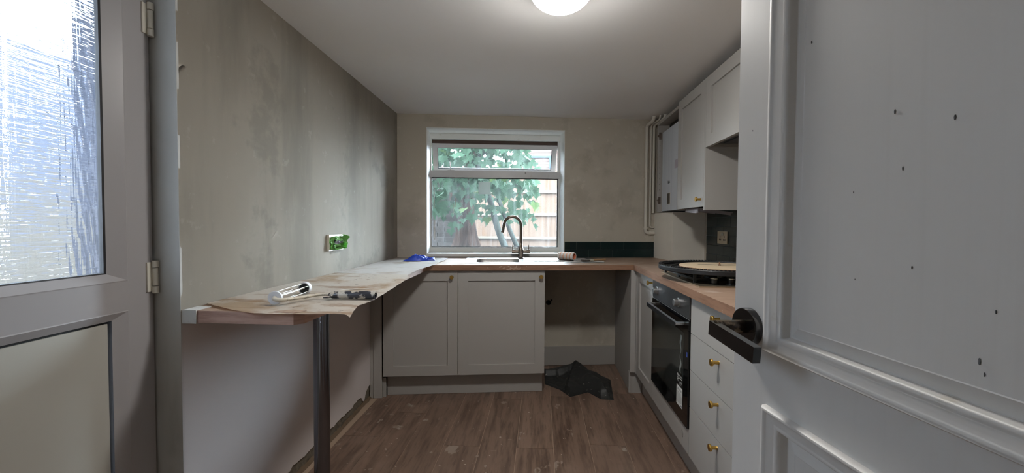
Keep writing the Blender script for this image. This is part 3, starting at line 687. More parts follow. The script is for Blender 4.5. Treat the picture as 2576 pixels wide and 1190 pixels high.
# --- L-shaped worktop with sink cut-out
def left_edge(t):       # s where the left wall plaster meets the line t
    lo = -2.2; hi = -1.5
    for _ in range(40):
        m = (lo+hi)/2; p = bpt(m, t)
        if p.x < x_left(p.y)+.0015: lo = m
        else: hi = m
    return hi
WT = thing('worktop', 'L-shaped wood-effect worktop with inset sink and hob', 'worktop')
inner = bpt(-.018, -.020); inner.x = .650
pts = [bpt(left_edge(-.020), -.020), Vector((.650, inner.y, 0)), Vector((.650, 1.245, 0)), Vector((WRX-.001, 1.245, 0)),
       Vector((WRX-.001, (bpt(0, TW-.0015).y+math.tan(BA)*(WRX-bpt(0, TW-.0015).x)), 0)), bpt(left_edge(TW-.0015), TW-.0015)]
bm = NB(); prism(bm, pts, .870, .908)
top = obj('top', bm, [mt['woodx'], mt['edge']], None, bevel=.003)
for p in top.data.polygons: p.material_index = 1 if abs(p.normal.z) < .5 else 0
SINK = (-1.195, -.184, .112, .580)
bm = NB(); v = []
prism(bm, [bpt(s, t_) for s, t_ in ((-1.135, .150), (-.755, .150), (-.755, .520), (-1.135, .520))], .80, 1.0)
cut = obj('cutter', bm, mt['gap'])
bo = top.modifiers.new('cut', 'BOOLEAN'); bo.object = cut; bo.operation = 'DIFFERENCE'; bo.solver = 'EXACT'
bpy.context.view_layer.update()
me = bpy.data.meshes.new_from_object(top.evaluated_get(bpy.context.evaluated_depsgraph_get()))
top.modifiers.clear(); top.data = me; bpy.data.objects.remove(cut)
top.parent = WT
# mitre joint strip where the two runs meet
bm = NB(); a = Vector((.651, inner.y, 0)); b_ = Vector((1.10, 3.30, 0)); nrm = Vector((-(b_-a).y, (b_-a).x, 0)).normalized()*.0008
prism(bm, [a-nrm, b_-nrm, b_+nrm, a+nrm], .9078, .9083)
obj('mitre_joint', bm, mt['cardedge'], WT)
bm = NB()   # plaster smear on the front edge below the sink
for i in range(16):
    s = -.86+random.gauss(0, .04); z = .889+random.gauss(0, .008)
    p = bpt(s, -.0202, min(max(z, .876), .904))
    lathe(bm, [(random.uniform(.003, .009), 0), (.001, .0006)], 7, Matrix.Translation(p) @ Matrix.Rotation(BA, 4, 'Z') @ Matrix.Rotation(PI/2, 4, 'X') @ Matrix.Rotation(random.random()*3, 4, 'Z') @ Matrix.Diagonal((1.5, .5, 1, 1)))
obj('filler_smear', bm, M('thin_filler', (176,150,132), .8), WT, kind='stuff')

# --- breakfast bar along the left wall
BB = thing('breakfast_bar', 'narrow wood-effect breakfast bar top along the left wall', 'worktop')
yb = bpt(-1.448, -.022).y
def front_y(x): # line of the back run front edge
    q = bpt(0, -.0225); return q.y+math.tan(BA)*(x-q.x)
xl1 = x_left(1.205)+.001; 
pts = [(xl1, 1.205), (-.752, 1.205), (-.730, 1.227), (-.733, 2.0), (-.760, front_y(-.760)), (x_left(front_y(-1.14))+.001, front_y(-1.14))]
bm = NB(); prism(bm, pts, .870, .908)
o = obj('top', bm, [mt['wood'], mt['edgepink']], BB, bevel=.002)
for p in o.data.polygons: p.material_index = 1 if abs(p.normal.z) < .5 else 0
bm = NB(); box(bm, xl1-.016, -1.064, 1.2005, 1.204, .868, .9105); box(bm, xl1+.002, -1.064, 1.204, 1.262, .9083, .9105); box(bm, xl1+.002, -1.064, 1.204, 1.23, .8675, .8695)
obj('masking_tape', bm, mt['tape'], BB, bevel=.0006, seg=1, label='crumpled masking tape on the bar corner')
t = thing('bar_leg', 'round dark chrome leg holding up the breakfast bar', 'leg', (-.868, 1.575, 0))
obj('tube', lathe(NB(), [(.030, .012), (.030, .800)], 48), mt['blackchrome'], t, smooth=.5)
obj('collar', lathe(NB(), [(.0312, .800), (.0312, .862), (.045, .8625), (.045, .8695)], 48), mt['blackchrome'], t, smooth=.5)
obj('foot', lathe(NB(), [(.034, .0005), (.034, .010), (.031, .013)], 48), mt['black'], t, smooth=.5)

# --- wall units
UX = .930
t = thing('boiler_cupboard', 'open grey wall cupboard without its door, around the white boiler', 'cabinet')
bm = NB(); box(bm, UX+.020, 1.262, 3.432, 3.450, 1.29, 2.012)
obj('side_panel', bm, mt['greyin'], t, bevel=.001)
obj('top_panel', B1(UX+.020, 1.262, 2.880, 3.432, 1.990, 2.012), mt['greyin'], t, bevel=.001)
for zc in (1.905, 1.385):
    bm = NB(); box(bm, .958, .976, 3.4285, 3.432, zc-.028, zc+.028); box(bm, .953, .972, 3.420, 3.4285, zc-.010, zc+.010); cyl(bm, (.953, 3.424, zc), (.944, 3.424, zc), .005, 10)
    obj('hinge_plate', bm, mt['nickel'], t, bevel=.001)
bm = NB()
for i in range(9): lathe(bm, [(.0024, 0), (.0024, .0004)], 8, axis_matrix((.966, 3.4319, 1.47+.045*i), (0, -1, 0)))
obj('shelf_pin_hole', bm, mt['seam'], t, kind='stuff')
BO = thing('boiler', 'white wall-hung boiler inside the open cupboard', 'boiler')
obj('case', B1(.982, 1.262, 2.99, 3.412, 1.296, 1.928), mt['boiler'], BO, bevel=.008, smooth=.6)
obj('display', B1(.9795, .983, 3.205, 3.268, 1.348, 1.428), mt['display'], BO, bevel=.002)
obj('display_bezel', B1(.9805, .9825, 3.200, 3.273, 1.343, 1.433), mt['socketwhite'], BO, bevel=.002)
text('lettering', 'Baxi', .030, mt['ink'], BO, (.9813, 3.238, 1.515), RX)
obj('flue', tube(NB(), spline([(1.12, 3.22, 1.925), (1.12, 3.22, 1.96), (1.14, 3.15, 1.978), (1.2, 3.0, 1.98)]), .048, 20), mt['flue'], BO, smooth=.8)
obj('film_flap', B1(.9790, .9800, 2.995, 3.10, 1.60, 1.66), mt['lilac'], BO)
obj('flue_box', B1(1.03, 1.26, 2.93, 3.40, 1.9285, 1.985), mt['flue'], BO)
t = thing('wall_cabinet', 'grey shaker wall cabinet next to the boiler with brass knob', 'cabinet')
CY0, CY1 = 2.426, 2.878
bm = NB(); box(bm, UX+.020, 1.262, CY1-.018, CY1-.001, 1.29, 2.012); box(bm, UX+.020, 1.262, CY0, CY1-.018, 1.994, 2.012); box(bm, UX+.05, 1.262, CY0, CY1-.018, 1.302, 1.318)
obj('carcass', bm, mt['greyin'], t)
obj('end_panel', B1(UX, WRX-.002, 2.410, 2.425, 1.270, 2.014), mt['grey'], t, bevel=.001)
d = shaker_X(t, CY0+.001, CY1, 1.292, 2.014, UX, .062, .062)
knob(d, (UX-.0001, 2.468, 1.335), (-1, 0, 0))
t = thing('extractor_cabinet', 'grey shaker wall cabinet over the hob hiding the extractor', 'cabinet')
bm = NB(); box(bm, UX+.021, 1.262, 1.812, 1.828, 1.625, 2.012); box(bm, UX+.021, 1.262, 2.392, 2.408, 1.625, 2.012); box(bm, UX+.021, 1.262, 1.828, 2.392, 1.994, 2.012)
obj('carcass', bm, mt['greyin'], t)
shaker_X(t, 1.812, 2.408, 1.623, 2.014, UX, .066, .066)
t = thing('extractor', 'dark metal underside of cooker extractor below its cabinet', 'extractor')
obj('hood', B1(UX+.030, 1.25, 1.830, 2.390, 1.640, 1.80), mt['darksteel'], t)
obj('front_bar', B1(UX+.024, UX+.030, 1.830, 2.390, 1.630, 1.66), mt['steel'], t, bevel=.001)
obj('filter', B1(UX+.075, 1.22, 1.87, 2.35, 1.633, 1.641), M('extractor_filter', (92,92,98), .35, .6), t, bevel=.003)
t = thing('drop_flap', 'grey plastic tray hanging open below the wall cabinet near the boiler', 'tray', (.975, 2.74, 1.2985), 0)
t.rotation_euler = (math.radians(3), math.radians(8), math.radians(-4))
bm = NB(); box(bm, 0, .20, -.155, .125, -.006, 0); box(bm, 0, .006, -.155, .125, -.030, -.006); box(bm, .01, .19, -.155, -.150, -.020, -.006); box(bm, .01, .19, .120, .125, -.020, -.006)
obj('tray', bm, mt['flap'], t, bevel=.001)
obj('lip', B1(-.003, 0, -.14, .11, -.034, -.012), M('clear_grey_lip', (186,180,184), .3), t, bevel=.001)

# --- pipes by the back right corner
def pipe(label, path, r, n=8, clips=(), elbows=()):
    t = thing('heating_pipe', label, 'pipe')
    obj('run', tube(NB(), path, r, 16), mt['pipe'], t, smooth=1.)
    for p, d, rr, L in clips: obj('fitting', lathe(NB(), [(rr*.9, -L/2), (rr, -L/2+.003), (rr, L/2-.003), (rr*.9, L/2)], 18, axis_matrix(p, d)), mt['pipe'], t, smooth=.6)
    return t
def bend(p0, p1, p2, rad, n=8):
    a = (p0-p1).normalized(); b = (p2-p1).normalized(); A = p1+a*rad; Bq = p1+b*rad
    return [A.lerp(p1, k/n).lerp(p1.lerp(Bq, k/n), k/n) for k in range(n+1)]
pa, pb, pc = bpt(.305, .583), bpt(.3415, .583), bpt(.366, .580)
def zz(p, z): return Vector((p.x, p.y, z))
fwd = -EY*.10+EX*.012
pth = [zz(bpt(.380, .583), 1.118)]+bend(zz(bpt(.380, .583), 1.118), zz(pa, 1.118), zz(pa, 2.0), .025)+bend(zz(pa, 1.2), zz(pa, 2.020), zz(pa, 2.035)+fwd, .03)+bend(zz(pa, 2.020), zz(pa, 2.035)+fwd, zz(pa, 2.075)+fwd*1.1, .02)+[zz(pa, 2.071)+fwd*1.1]
pipe('thick white painted pipe furthest from the boiler, elbow at its foot', pth, .0135, clips=((zz(pa, 1.158), (0, 0, 1), .019, .022), (zz(pa, 1.118)+EX*.035, EX, .017, .02)))
pth = [zz(bpt(.380, .586), 1.165)]+bend(zz(bpt(.380, .583), 1.165), zz(pb, 1.165), zz(pb, 2.0), .02)+bend(zz(pb, 1.2), zz(pb, 2.02), zz(pb, 2.04)+fwd*1.3, .03)+bend(zz(pb, 2.02), zz(pb, 2.04)+fwd*1.3, zz(pb, 2.075)+fwd*1.4, .015)+[zz(pb, 2.071)+fwd*1.4]
pipe('thin white painted pipe between two thicker pipes', pth, .0075)
pth = [zz(pc, 1.285), zz(pc, 1.5)]+bend(zz(pc, 1.2), zz(pc, 2.02), zz(pc, 2.045)+fwd*1.6, .03)+bend(zz(pc, 2.02), zz(pc, 2.045)+fwd*1.6, zz(pc, 2.075)+fwd*1.7, .015)+[zz(pc, 2.071)+fwd*1.7]
pipe('white painted pipe nearest the boiler, running down behind the boxing', pth, .0115)
# waste pipe stub in the gap wall
t = backframe('waste_pipe', 'dark open pipe end in the wall of the empty gap', 'pipe')
bm = lathe(NB(), [(.021, 0), (.021, .010), (.018, .010), (.018, .0005)], 24, axis_matrix((-.516, TW-.0002, .532), (0, -1, 0)))
obj('stub', bm, mt['gap'], t, smooth=.5)
obj('small_hole', lathe(NB(), [(.009, 0), (.008, .0015)], 14, axis_matrix((-.490, TW-.0002, .549), (0, -1, 0))), mt['gap'], t)

# ================================================================== HOB, SINK, TAP, SOCKETS
t = thing('gas_hob', 'steel gas hob with black pan supports set into the worktop', 'hob')
HX0, HX1, HY0, HY1 = .702, 1.205, 1.857, 2.437
bm = NB(); box(bm, HX0, HX1, HY0, HY1, .9083, .9145)
obj('plate', bm, mt['hobsteel'], t, bevel=.003)
for yc_, zc in ((2.085, 0), (2.315, 0)):
    bm = NB(); w2 = .108; x0, x1 = .725, 1.185; z1 = .955
    for y in (yc_-w2, yc_+w2): box(bm, x0, x1, y-.005, y+.005, .925, .936)
    for x in (x0, x1): box(bm, x-.005, x+.005, yc_-w2, yc_+w2, .925, .936)
    for x in (x0, (x0+x1)/2, x1):
        for y in (yc_-w2, yc_+w2): box(bm, x-.006, x+.006, y-.006, y+.006, .9146, .9555)
    for x in (x0+.115, x1-.115):
        box(bm, x-.004, x+.004, yc_-w2, yc_-.03, .944, z1); box(bm, x-.004, x+.004, yc_+.03, yc_+w2, .944, z1)
    box(bm, x0, x0+.08, yc_-.004, yc_+.004, .944, z1); box(bm, x1-.08, x1, yc_-.004, yc_+.004, .944, z1)
    obj('pan_support', bm, mt['castiron'], t, bevel=.001, seg=1)
for x, y, r in ((.84, 2.085, .030), (1.07, 2.085, .040), (.84, 2.315, .040), (1.07, 2.315, .024)):
    bm = lathe(NB(), [(r+.012, .9146), (r+.012, .920), (r, .922), (r, .932), (r-.003, .936), (0, .937)], 28)
    bmesh.ops.translate(bm, verts=bm.verts, vec=(x, y, 0)); obj('burner', bm, mt['castiron'], t, smooth=.6)
for i, (x, y) in enumerate(((.795, 1.93), (.869, 1.93), (.944, 1.93), (1.02, 1.93))):
    bm = lathe(NB(), [(.020, .9146), (.020, .918), (.0165, .919), (.0185, .940), (.0165, .9425), (0, .943)], 28)
    bmesh.ops.translate(bm, verts=bm.verts, vec=(x, y, 0)); k = obj('control_knob', bm, mt['black'], t, smooth=.5)
    bm = lathe(NB(), [(.0188, .9395), (.0192, .942), (.0172, .9435), (0, .9440)], 28); bmesh.ops.translate(bm, verts=bm.verts, vec=(x, y, 0))
    obj('cap', bm, mt['chrome'], k, smooth=.5, label='chrome cap')
# big black ring with a pale disc and hands lying on the hob
ct = thing('clock', 'large black-rimmed round clock with pale disc lying on the gas hob', 'clock', (.905, 2.140, .9565))
obj('rim', lathe(NB(), [(.262, .004), (.284, 0), (.290, .004), (.2905, .020), (.288, .0245), (.282, .0255), (.277, .0245), (.274, .020), (.270, .020), (.268, .023), (.264, .023), (.262, .018), (.262, .004)], 96, cap=False), mt['rubber'], ct, smooth=.5)
bm = NB()
for i in range(110):
    a = 2*PI*i/110; m = Matrix.Rotation(a, 4, 'Z') @ Matrix.Translation((.2835, 0, .0255))
    v0 = len(bm.verts); box(bm, -.006, .006, -.0045, .0045, -.001, .0028)
    bm.verts.ensure_lookup_table(); bmesh.ops.transform(bm, matrix=m, verts=bm.verts[v0:])
obj('ridges', bm, mt['rubber'], ct, kind='stuff')
obj('tray', lathe(NB(), [(.2625, .006), (.2625, .012), (.236, .012), (.234, .015), (.226, .015), (.224, .010), (.20, .010), (.198, .013), (0, .013)], 72, cap=False), mt['black'], ct, smooth=.5)
for i in range(12):
    a = 2*PI*i/12+.1; obj('spoke', B1(-.034, .034, -.012, .012, -.004, .0025), mt['black'], ct, bevel=.001, seg=1, loc=(.222*math.cos(a), .222*math.sin(a), .0145), rot=(0, 0, a))
obj('disc', lathe(NB(), [(.190, .0165), (.190, .0225), (.1885, .0235), (0, .0235)], 72), [mt['disc']], ct, smooth=.5)
obj('disc_edge', lathe(NB(), [(.1905, .0160), (.1908, .0205), (.1902, .0205)], 72, cap=False), mt['cardedge'], ct)
obj('spindle', lathe(NB(), [(.0055, .0235), (.0055, .030), (.0035, .031), (.0035, .0415), (0, .042)], 16), mt['cardedge'], ct, smooth=.5)
for ang, L in ((2.80, .10), (.22, .13)):
    bm = NB(); prism(bm, [(-.012, -.003), (L*.4, -.005), (L, -.0012), (L, .0012), (L*.4, .005), (-.012, .003)], .0262, .0272)
    obj('hand', bm, mt['ink'], ct, rot=(0, 0, ang))

# sink
def rrect(s0, s1, t0, t1, r, n=6):
    out = []
    for cx, cy, a0 in ((s1-r, t1-r, 0), (s0+r, t1-r, PI/2), (s0+r, t0+r, PI), (s1-r, t0+r, 1.5*PI)):
        for k in range(n+1): a = a0+PI/2*k/n; out.append((cx+r*math.cos(a), cy+r*math.sin(a)))
    return out
sk = backframe('sink', 'stainless steel inset sink with drainer under the window', 'sink')
s0, s1, t0, t1 = SINK
bm = NB()
def loop(p, z): return [bm.verts.new((a, b_, z)) for a, b_ in p]
loops = [loop(rrect(s0, s1, t0, t1, .012), .9084), loop(rrect(s0, s1, t0, t1, .012), .9105), loop(rrect(s0+.004, s1-.004, t0+.004, t1-.004, .012), .9122),
         loop(rrect(s0+.016, s1-.016, t0+.016, t1-.016, .014), .9122), loop(rrect(s0+.021, s1-.021, t0+.021, t1-.021, .014), .9098),
         loop(rrect(-1.128, -.762, .158, .512, .07), .9096), loop(rrect(-1.122, -.768, .164, .506, .066), .905), loop(rrect(-1.112, -.778, .174, .496, .06), .83), loop(rrect(-1.09, -.80, .196, .474, .05), .768)]
for a, b_ in zip(loops, loops[1:]):
    n = len(a)
    for i in range(n): bm.faces.new((a[i], a[(i+1) % n], b_[(i+1) % n], b_[i]))
bm.faces.new(loops[-1])
obj('basin', bm, mt['steel'], sk, smooth=.8)
bm = NB()
for i in range(9):
    t_ = .185+.036*i; tube(bm, [(-.70, t_, .9098), (-.69, t_, .9112), (-.25, t_, .9112), (-.24, t_, .9098)], .0035, 8)
obj('drainer_ribs', bm, mt['steel'], sk, smooth=1.)
obj('waste', lathe(NB(), [(.040, .7685), (.040, .770), (.03, .769), (0, .7688)], 28, Matrix.Translation((-.945, .335, 0))), mt['chrome'], sk, smooth=.6)

# tap
tp = backframe('mixer_tap', 'brushed nickel swan-neck mixer tap with two levers', 'tap')
tt = .535; tx = -.757
tk = 1.0
bm = lathe(NB(), [(.0255, .9125), (.0255, .916), (.021, .918), (.020, .948), (.024, .956), (.024, .976), (.018, .990), (.0145, 1.005), (.0145, 1.03), (.012, 1.034)], 28, Matrix.Translation((tx, tt, 0)))
obj('body', bm, mt['nickel'], tp, smooth=.6)
R_ = .069; ax = tx-R_-.0005; zc = 1.178
sp = [(tx, tt, 1.03), (tx, tt, 1.10), (tx, tt, zc)]+[(ax+R_*math.cos(a), tt, zc+R_*math.sin(a)) for a in [PI*k/20 for k in range(1, 20)]]
sp += [(ax-R_-.001, tt, zc), (ax-R_-.007, tt, zc-.03), (ax-R_-.011, tt, zc-.052)]
obj('spout', tube(NB(), sp, .0125, 18), mt['nickel'], tp, smooth=.8)
obj('nozzle', cyl(NB(), (ax-R_-.0108, tt, zc-.050), (ax-R_-.0122, tt, zc-.060), .0132, 18), mt['nickel'], tp, smooth=.6)
for sg in (-1, 1):
    bm = cyl(NB(), (tx+sg*.018, tt, .964), (tx+sg*.048, tt, .964), .0125, 18); o = obj('arm', bm, mt['nickel'], tp, smooth=.5)
    h = obj('lever', cyl(NB(), (tx+sg*.0485, tt, .964), (tx+sg*.073, tt, .964), .0152, 20), mt['nickel'], tp, smooth=.5, bevel=.0015)
    obj('lever_pin', cyl(NB(), (tx+sg*.066, tt, .975), (tx+sg*.066, tt, 1.018), .0042, 10), mt['nickel'], h, smooth=.5)

# right socket on tiles
t = thing('double_socket', 'brushed metal double socket on the green tiles', 'socket', (WRX-.0095, 2.930, 1.100))
obj('plate', B1(-.007, 0, -.076, .076, -.043, .043), mt['socketsteel'], t, bevel=.002)
for yy in (.032, -.032):
    for py, pz, w_, h_ in ((0, .004, .0032, .0085), (-.011, -.014, .0045, .0035), (.011, -.014, .0045, .0035)):
        obj('pin_hole', B1(-.0074, -.0068, yy+py-w_, yy+py+w_, pz-h_-(.0 if w_ < .004 else .004), pz+h_), mt['gap'], t)
for yy in (.009, -.009): obj('rocker', B1(-.0105, -.007, yy-.0065, yy+.0065, .014, .034), mt['socketwhite'], t, bevel=.001)
# left socket, masked
t = leftframe('masked_socket', 'socket masked with crumpled green tape on the left plaster wall', 'socket')
obj('plate', B1(.0002, .011, 2.116, 2.284, 1.036, 1.122), mt['socketwhite'], t, bevel=.003)
obj('side_flange', B1(.011, .013, 2.117, 2.283, 1.104, 1.121), mt['socketwhite'], t, bevel=.0008)
random.seed(5)
def crumple(y0, y1, z0, z1, d, seed, n=10):
    bm = NB()
    grid_surface(bm, lambda u, v: Vector((.0125+d*(.5+noise.noise(Vector((u*4+seed, v*4, seed)))*.9)*(.3+abs(math.sin(u*PI*1.6+seed))), y0+(y1-y0)*u+.006*noise.noise(Vector((v*5, seed, 2))), z0+(z1-z0)*v+.007*noise.noise(Vector((u*5, 3, seed))))), n, n)
    thicken(bm, .0006); return bm
obj('tape', crumple(2.122, 2.172, 1.044, 1.112, .014, 1.3), mt['green'], t, label='crumpled green tape')
obj('tape', crumple(2.140, 2.290, 1.040, 1.074, .024, 2.1), mt['green'], t, label='crumpled green tape')
obj('tape', crumple(2.244, 2.300, 1.052, 1.120, .030, 4.4), mt['green'], t, label='crumpled green tape')
obj('tape', crumple(2.165, 2.268, 1.086, 1.113, .016, 7.7), mt['green'], t, label='crumpled green tape')
obj('switch_hole', B1(.011, .0125, 2.160, 2.262, 1.066, 1.096), mt['gap'], t)
obj('film', crumple(2.174, 2.246, 1.068, 1.090, .022, 9.2, 6), mt['lilac'], t, label='lilac grey film over the switches')

# ceiling lamp
LPX, LPY = .072, 1.545
lp = thing('ceiling_lamp', 'round lit opal dome lamp on the ceiling', 'lamp', (LPX, LPY, 0))
obj('base', lathe(NB(), [(.100, CEIL-.0005), (.100, CEIL-.016), (.094, CEIL-.018)], 40), mt['lampbase'], lp, smooth=.5)
pr = [(.1165*math.cos(a), CEIL-.024-.078*math.sin(a)) for a in [PI/2*k/9 for k in range(9)]]+[(0, CEIL-.024-.078)]
obj('dome', lathe(NB(), [(.100, CEIL-.017)]+pr, 36), mt['lamp'], lp, smooth=1.)

# ================================================================== LOOSE THINGS
def lerp(a, b_, t_): return a+(b_-a)*t_
def curve_at(pts, u):
    n = len(pts)-1; k = min(int(u*n), n-1); f = u*n-k
    return tuple(lerp(pts[k][i], pts[k+1][i], f) for i in range(len(pts[0])))
def smooth_curve(pts, n=10): return [tuple(p) for p in spline([Vector(p) for p in pts], n)]
def sheet(name, label, near, far, outer, mat, zoff, amp, seed, group=None):
    """paper sheet between wall (u=0) and free edge (u=1); near and far edges, outer edge curve over v."""
    N_, Fq, O_ = smooth_curve(near), smooth_curve(far), smooth_curve(outer)
    def fn(u, v):
        a = Vector(curve_at(N_, u)); b_ = Vector(curve_at(Fq, u)); p = a.lerp(b_, v)
        base = Vector(curve_at(N_, 1)).lerp(Vector(curve_at(Fq, 1)), v); o_ = Vector(curve_at(O_, v))
        p += (o_-base)*u**2
        edge = max(0., (u-.75)/.25)
        p.z += zoff+amp*(noise.noise(Vector((p.x*9, p.y*5, seed)))+.5)*(1-.3*edge)+.0006*noise.noise(Vector((p.x*40, p.y*40, seed)))
        p.y += .004*noise.noise(Vector((u*14, seed, 0)))*(1 if v < .02 else 0)
        p.x += .004*noise.noise(Vector((v*26, seed, 5)))*edge
        return p
    bm = NB(); grid_surface(bm, fn, 40, 70); thicken(bm, .0005)
    return tag(obj(name, bm, mat, smooth=1.), label, 'paper', group)
zt = .9092
sheet('lining_paper', 'dusty stained lining paper covering the near end of the breakfast bar',
      [(-1.108, 1.292, zt+.004), (-1.00, 1.231, zt+.004), (-.92, 1.197, zt+.001), (-.86, 1.186, zt-.002), (-.74, 1.196, zt-.004), (-.61, 1.215, zt-.006), (-.571, 1.200, zt-.012)],
      [(x_left(2.25)+.004, 2.22, zt), (-.93, 2.21, zt), (-.705, 2.19, zt)],
      [(-.571, 1.200, zt-.012), (-.596, 1.31, zt-.001), (-.592, 1.42, zt-.001), (-.606, 1.58, zt), (-.625, 1.75, zt), (-.648, 1.95, zt), (-.665, 2.06, zt), (-.69, 2.10, zt+.002), (-.705, 2.19, zt)], mt['paper'], .0006, .0012, 1.5)
sheet('lining_paper', 'paler lining paper covering the far end of the breakfast bar up to the window wall',
      [(x_left(2.1)+.004, 2.19, zt), (-.93, 2.17, zt), (-.70, 2.15, zt)],
      [(-1.150, 3.27, zt), (-.93, 3.32, zt), (-.752, 3.345, zt)],
      [(-.70, 2.15, zt), (-.716, 2.38, zt), (-.706, 2.62, zt), (-.70, 2.75, zt), (-.712, 2.9, zt), (-.712, 3.05, zt), (-.728, 3.2, zt), (-.752, 3.345, zt)], mt['paper2'], .0022, .0010, 6.5)

# paint roller cage with handle
rc = thing('paint_roller', 'paint-covered roller cage and handle lying on the lining paper', 'paint roller')
zb_ = .9118
c0, c1 = Vector((-.873, 1.300, zb_+.0230)), Vector((-.897, 1.515, zb_+.0225)); ax_ = (c1-c0).normalized()
obj('end_cap', lathe(NB(), [(.0225, -.004), (.0228, .004), (.0215, .005), (.008, .0055)], 32, axis_matrix(c0, -ax_)), mt['capwhite'], rc, smooth=.5)
o = obj('end_cap', lathe(NB(), [(.0222, .007), (.0222, -.012), (.0190, -.012), (.0190, .000), (.0, .000)], 32, axis_matrix(c1, ax_), cap=False), mt['capwhite'], rc, smooth=.5)
obj('cap_inside', lathe(NB(), [(.0188, -.0115), (.006, -.008), (0, -.008)], 24, axis_matrix(c1, ax_), cap=False), mt['gap'], o)
s_ = ax_.cross(Vector((0, 0, 1))).normalized(); u_ = s_.cross(ax_)
for k in range(5):
    a = 2*PI*k/5+.5; d_ = s_*math.cos(a)*.0175+u_*math.sin(a)*.0175; mid = (c0+c1)/2+d_*1.08
    obj('cage_wire', tube(NB(), spline([c0+d_+ax_*.003, mid, c1+d_-ax_*.010], 6), .0013, 8), mt['wire'], rc, smooth=1.)
obj('axle', tube(NB(), [c0+ax_*.004, c1-ax_*.009], .0022, 8), mt['wire'], rc, smooth=1.)
q = [c0-ax_*.0045, c0-ax_*.012+Vector((.006, 0, -.003)), Vector((-.845, 1.292, zb_+.018)), Vector((-.832, 1.328, zb_+.016)), Vector((-.812, 1.375, zb_+.014)), Vector((-.79, 1.408, zb_+.0155)), Vector((-.762, 1.417, zb_+.0165)), Vector((-.728, 1.412, zb_+.0155))]
obj('rod', tube(NB(), spline(q, 8), [.0075-.0022*min(1, i/24) for i in range(57)], 12), mt['dirtywhite'], rc, smooth=1., label='paint-splashed bent rod')
g0, g1 = Vector((-.738, 1.412, zb_+.0155)), Vector((-.583, 1.424, zb_+.0150)); gd = (g1-g0).normalized(); gl = (g1-g0).length
o = obj('grip', lathe(NB(), [(.0045, -.012), (.010, -.004), (.0125, .004), (.0128, .03), (.0140, .05), (.0146, .09), (.0148, gl-.012), (.0138, gl-.010), (.0138, gl-.007), (.0148, gl-.005), (.0146, gl), (.0112, gl), (.0108, gl-.025), (0, gl-.025)], 28, axis_matrix(g0, gd), cap=False), mt['grip'], rc, smooth=.6, label='dark grip crusted with paint')
for sg, lift in ((1, .012), (-1, -.003)):
    sd = gd.cross(Vector((0, 0, 1)))*-sg
    obj('guard', tube(NB(), spline([g0+gd*.030+sd*.006+Vector((0, 0, lift*.3)), g0+gd*.012+sd*.011+Vector((0, 0, lift*.6)), g0-gd*.004+sd*.020+Vector((0, 0, lift*.7-.002)), g0-gd*.020+sd*.0235+Vector((0, 0, lift*.5-.004))], 6), [.0065-.0045*i/18 for i in range(19)], 10), mt['grip'] if sg < 0 else mt['dirtywhite'], rc, smooth=1.)
# loose splinter of filler on the paper
t = obj('plaster_splinter', tube(NB(), [(-.80, 1.60, .9135), (-.76, 1.625, .9138), (-.70, 1.65, .9135)], [.0008, .0022, .001], 6), mt['filler'])
tag(t, 'thin white splinter lying on the stained paper behind the roller grip', 'splinter')

# blue glove
def heightfield(outline_top, outline_bot, zfn, nu, nv, z0, soft=True):
    T_, B_ = (smooth_curve(outline_top), smooth_curve(outline_bot)) if soft else (outline_top, outline_bot); bm = NB()
    def pt(u, v):
        a = curve_at(B_, u); b_ = curve_at(T_, u); return lerp(a[0], b_[0], v), lerp(a[1], b_[1], v)
    V = grid_surface(bm, lambda u, v: Vector((*pt(u, v), z0+zfn(u, v))), nu, nv)
    Wv = [[bm.verts.new((*pt(i/nu, j/nv), z0)) for j in range(nv+1)] for i in range(nu+1)]
    for i in range(nu):
        for j in range(nv): bm.faces.new((Wv[i][j], Wv[i][j+1], Wv[i+1][j+1], Wv[i+1][j]))
    per = [(i, 0) for i in range(nu)]+[(nu, j) for j in range(nv)]+[(i, nv) for i in range(nu, 0, -1)]+[(0, j) for j in range(nv, 0, -1)]
    for (a, b_), (c_, d_) in zip(per, per[1:]+per[:1]):
        bm.faces.new((V[a][b_], V[c_][d_], Wv[c_][d_], Wv[a][b_]))
    return bm
def glz(u, v):
    env = max(0, math.sin(PI*min(max(v*1.02, 0), 1)))**.35*max(0.02, math.sin(PI*min(max(u, 0.01), .99)))**.28
    pk = .030*math.exp(-((u-.27)/.15)**2)+.027*math.exp(-((u-.52)/.16)**2)+.010*math.exp(-((u-.74)/.10)**2)+.024*math.exp(-((u-.92)/.10)**2)+.006
    q = Vector((u*5+v*2, v*4-u*1.5, 2.2)); r = abs(noise.noise(q))*.030+abs(noise.noise(q*2.3))*.014
    return env*max(.003, pk*1.25-r*.9*min(1, pk/.02)+.003)
bm = heightfield([(*bpt(s, t_)[:2], 0) for s, t_ in ((-1.64, .28), (-1.58, .325), (-1.52, .33), (-1.47, .335), (-1.425, .32))],
                 [(*bpt(s, t_)[:2], 0) for s, t_ in ((-1.645, .22), (-1.58, .215), (-1.52, .225), (-1.47, .255), (-1.42, .27))], glz, 60, 24, .9138)
tag(obj('rubber_glove', bm, mt['glove'], smooth=.9), 'crumpled blue rubber glove on the paper by the window', 'glove')
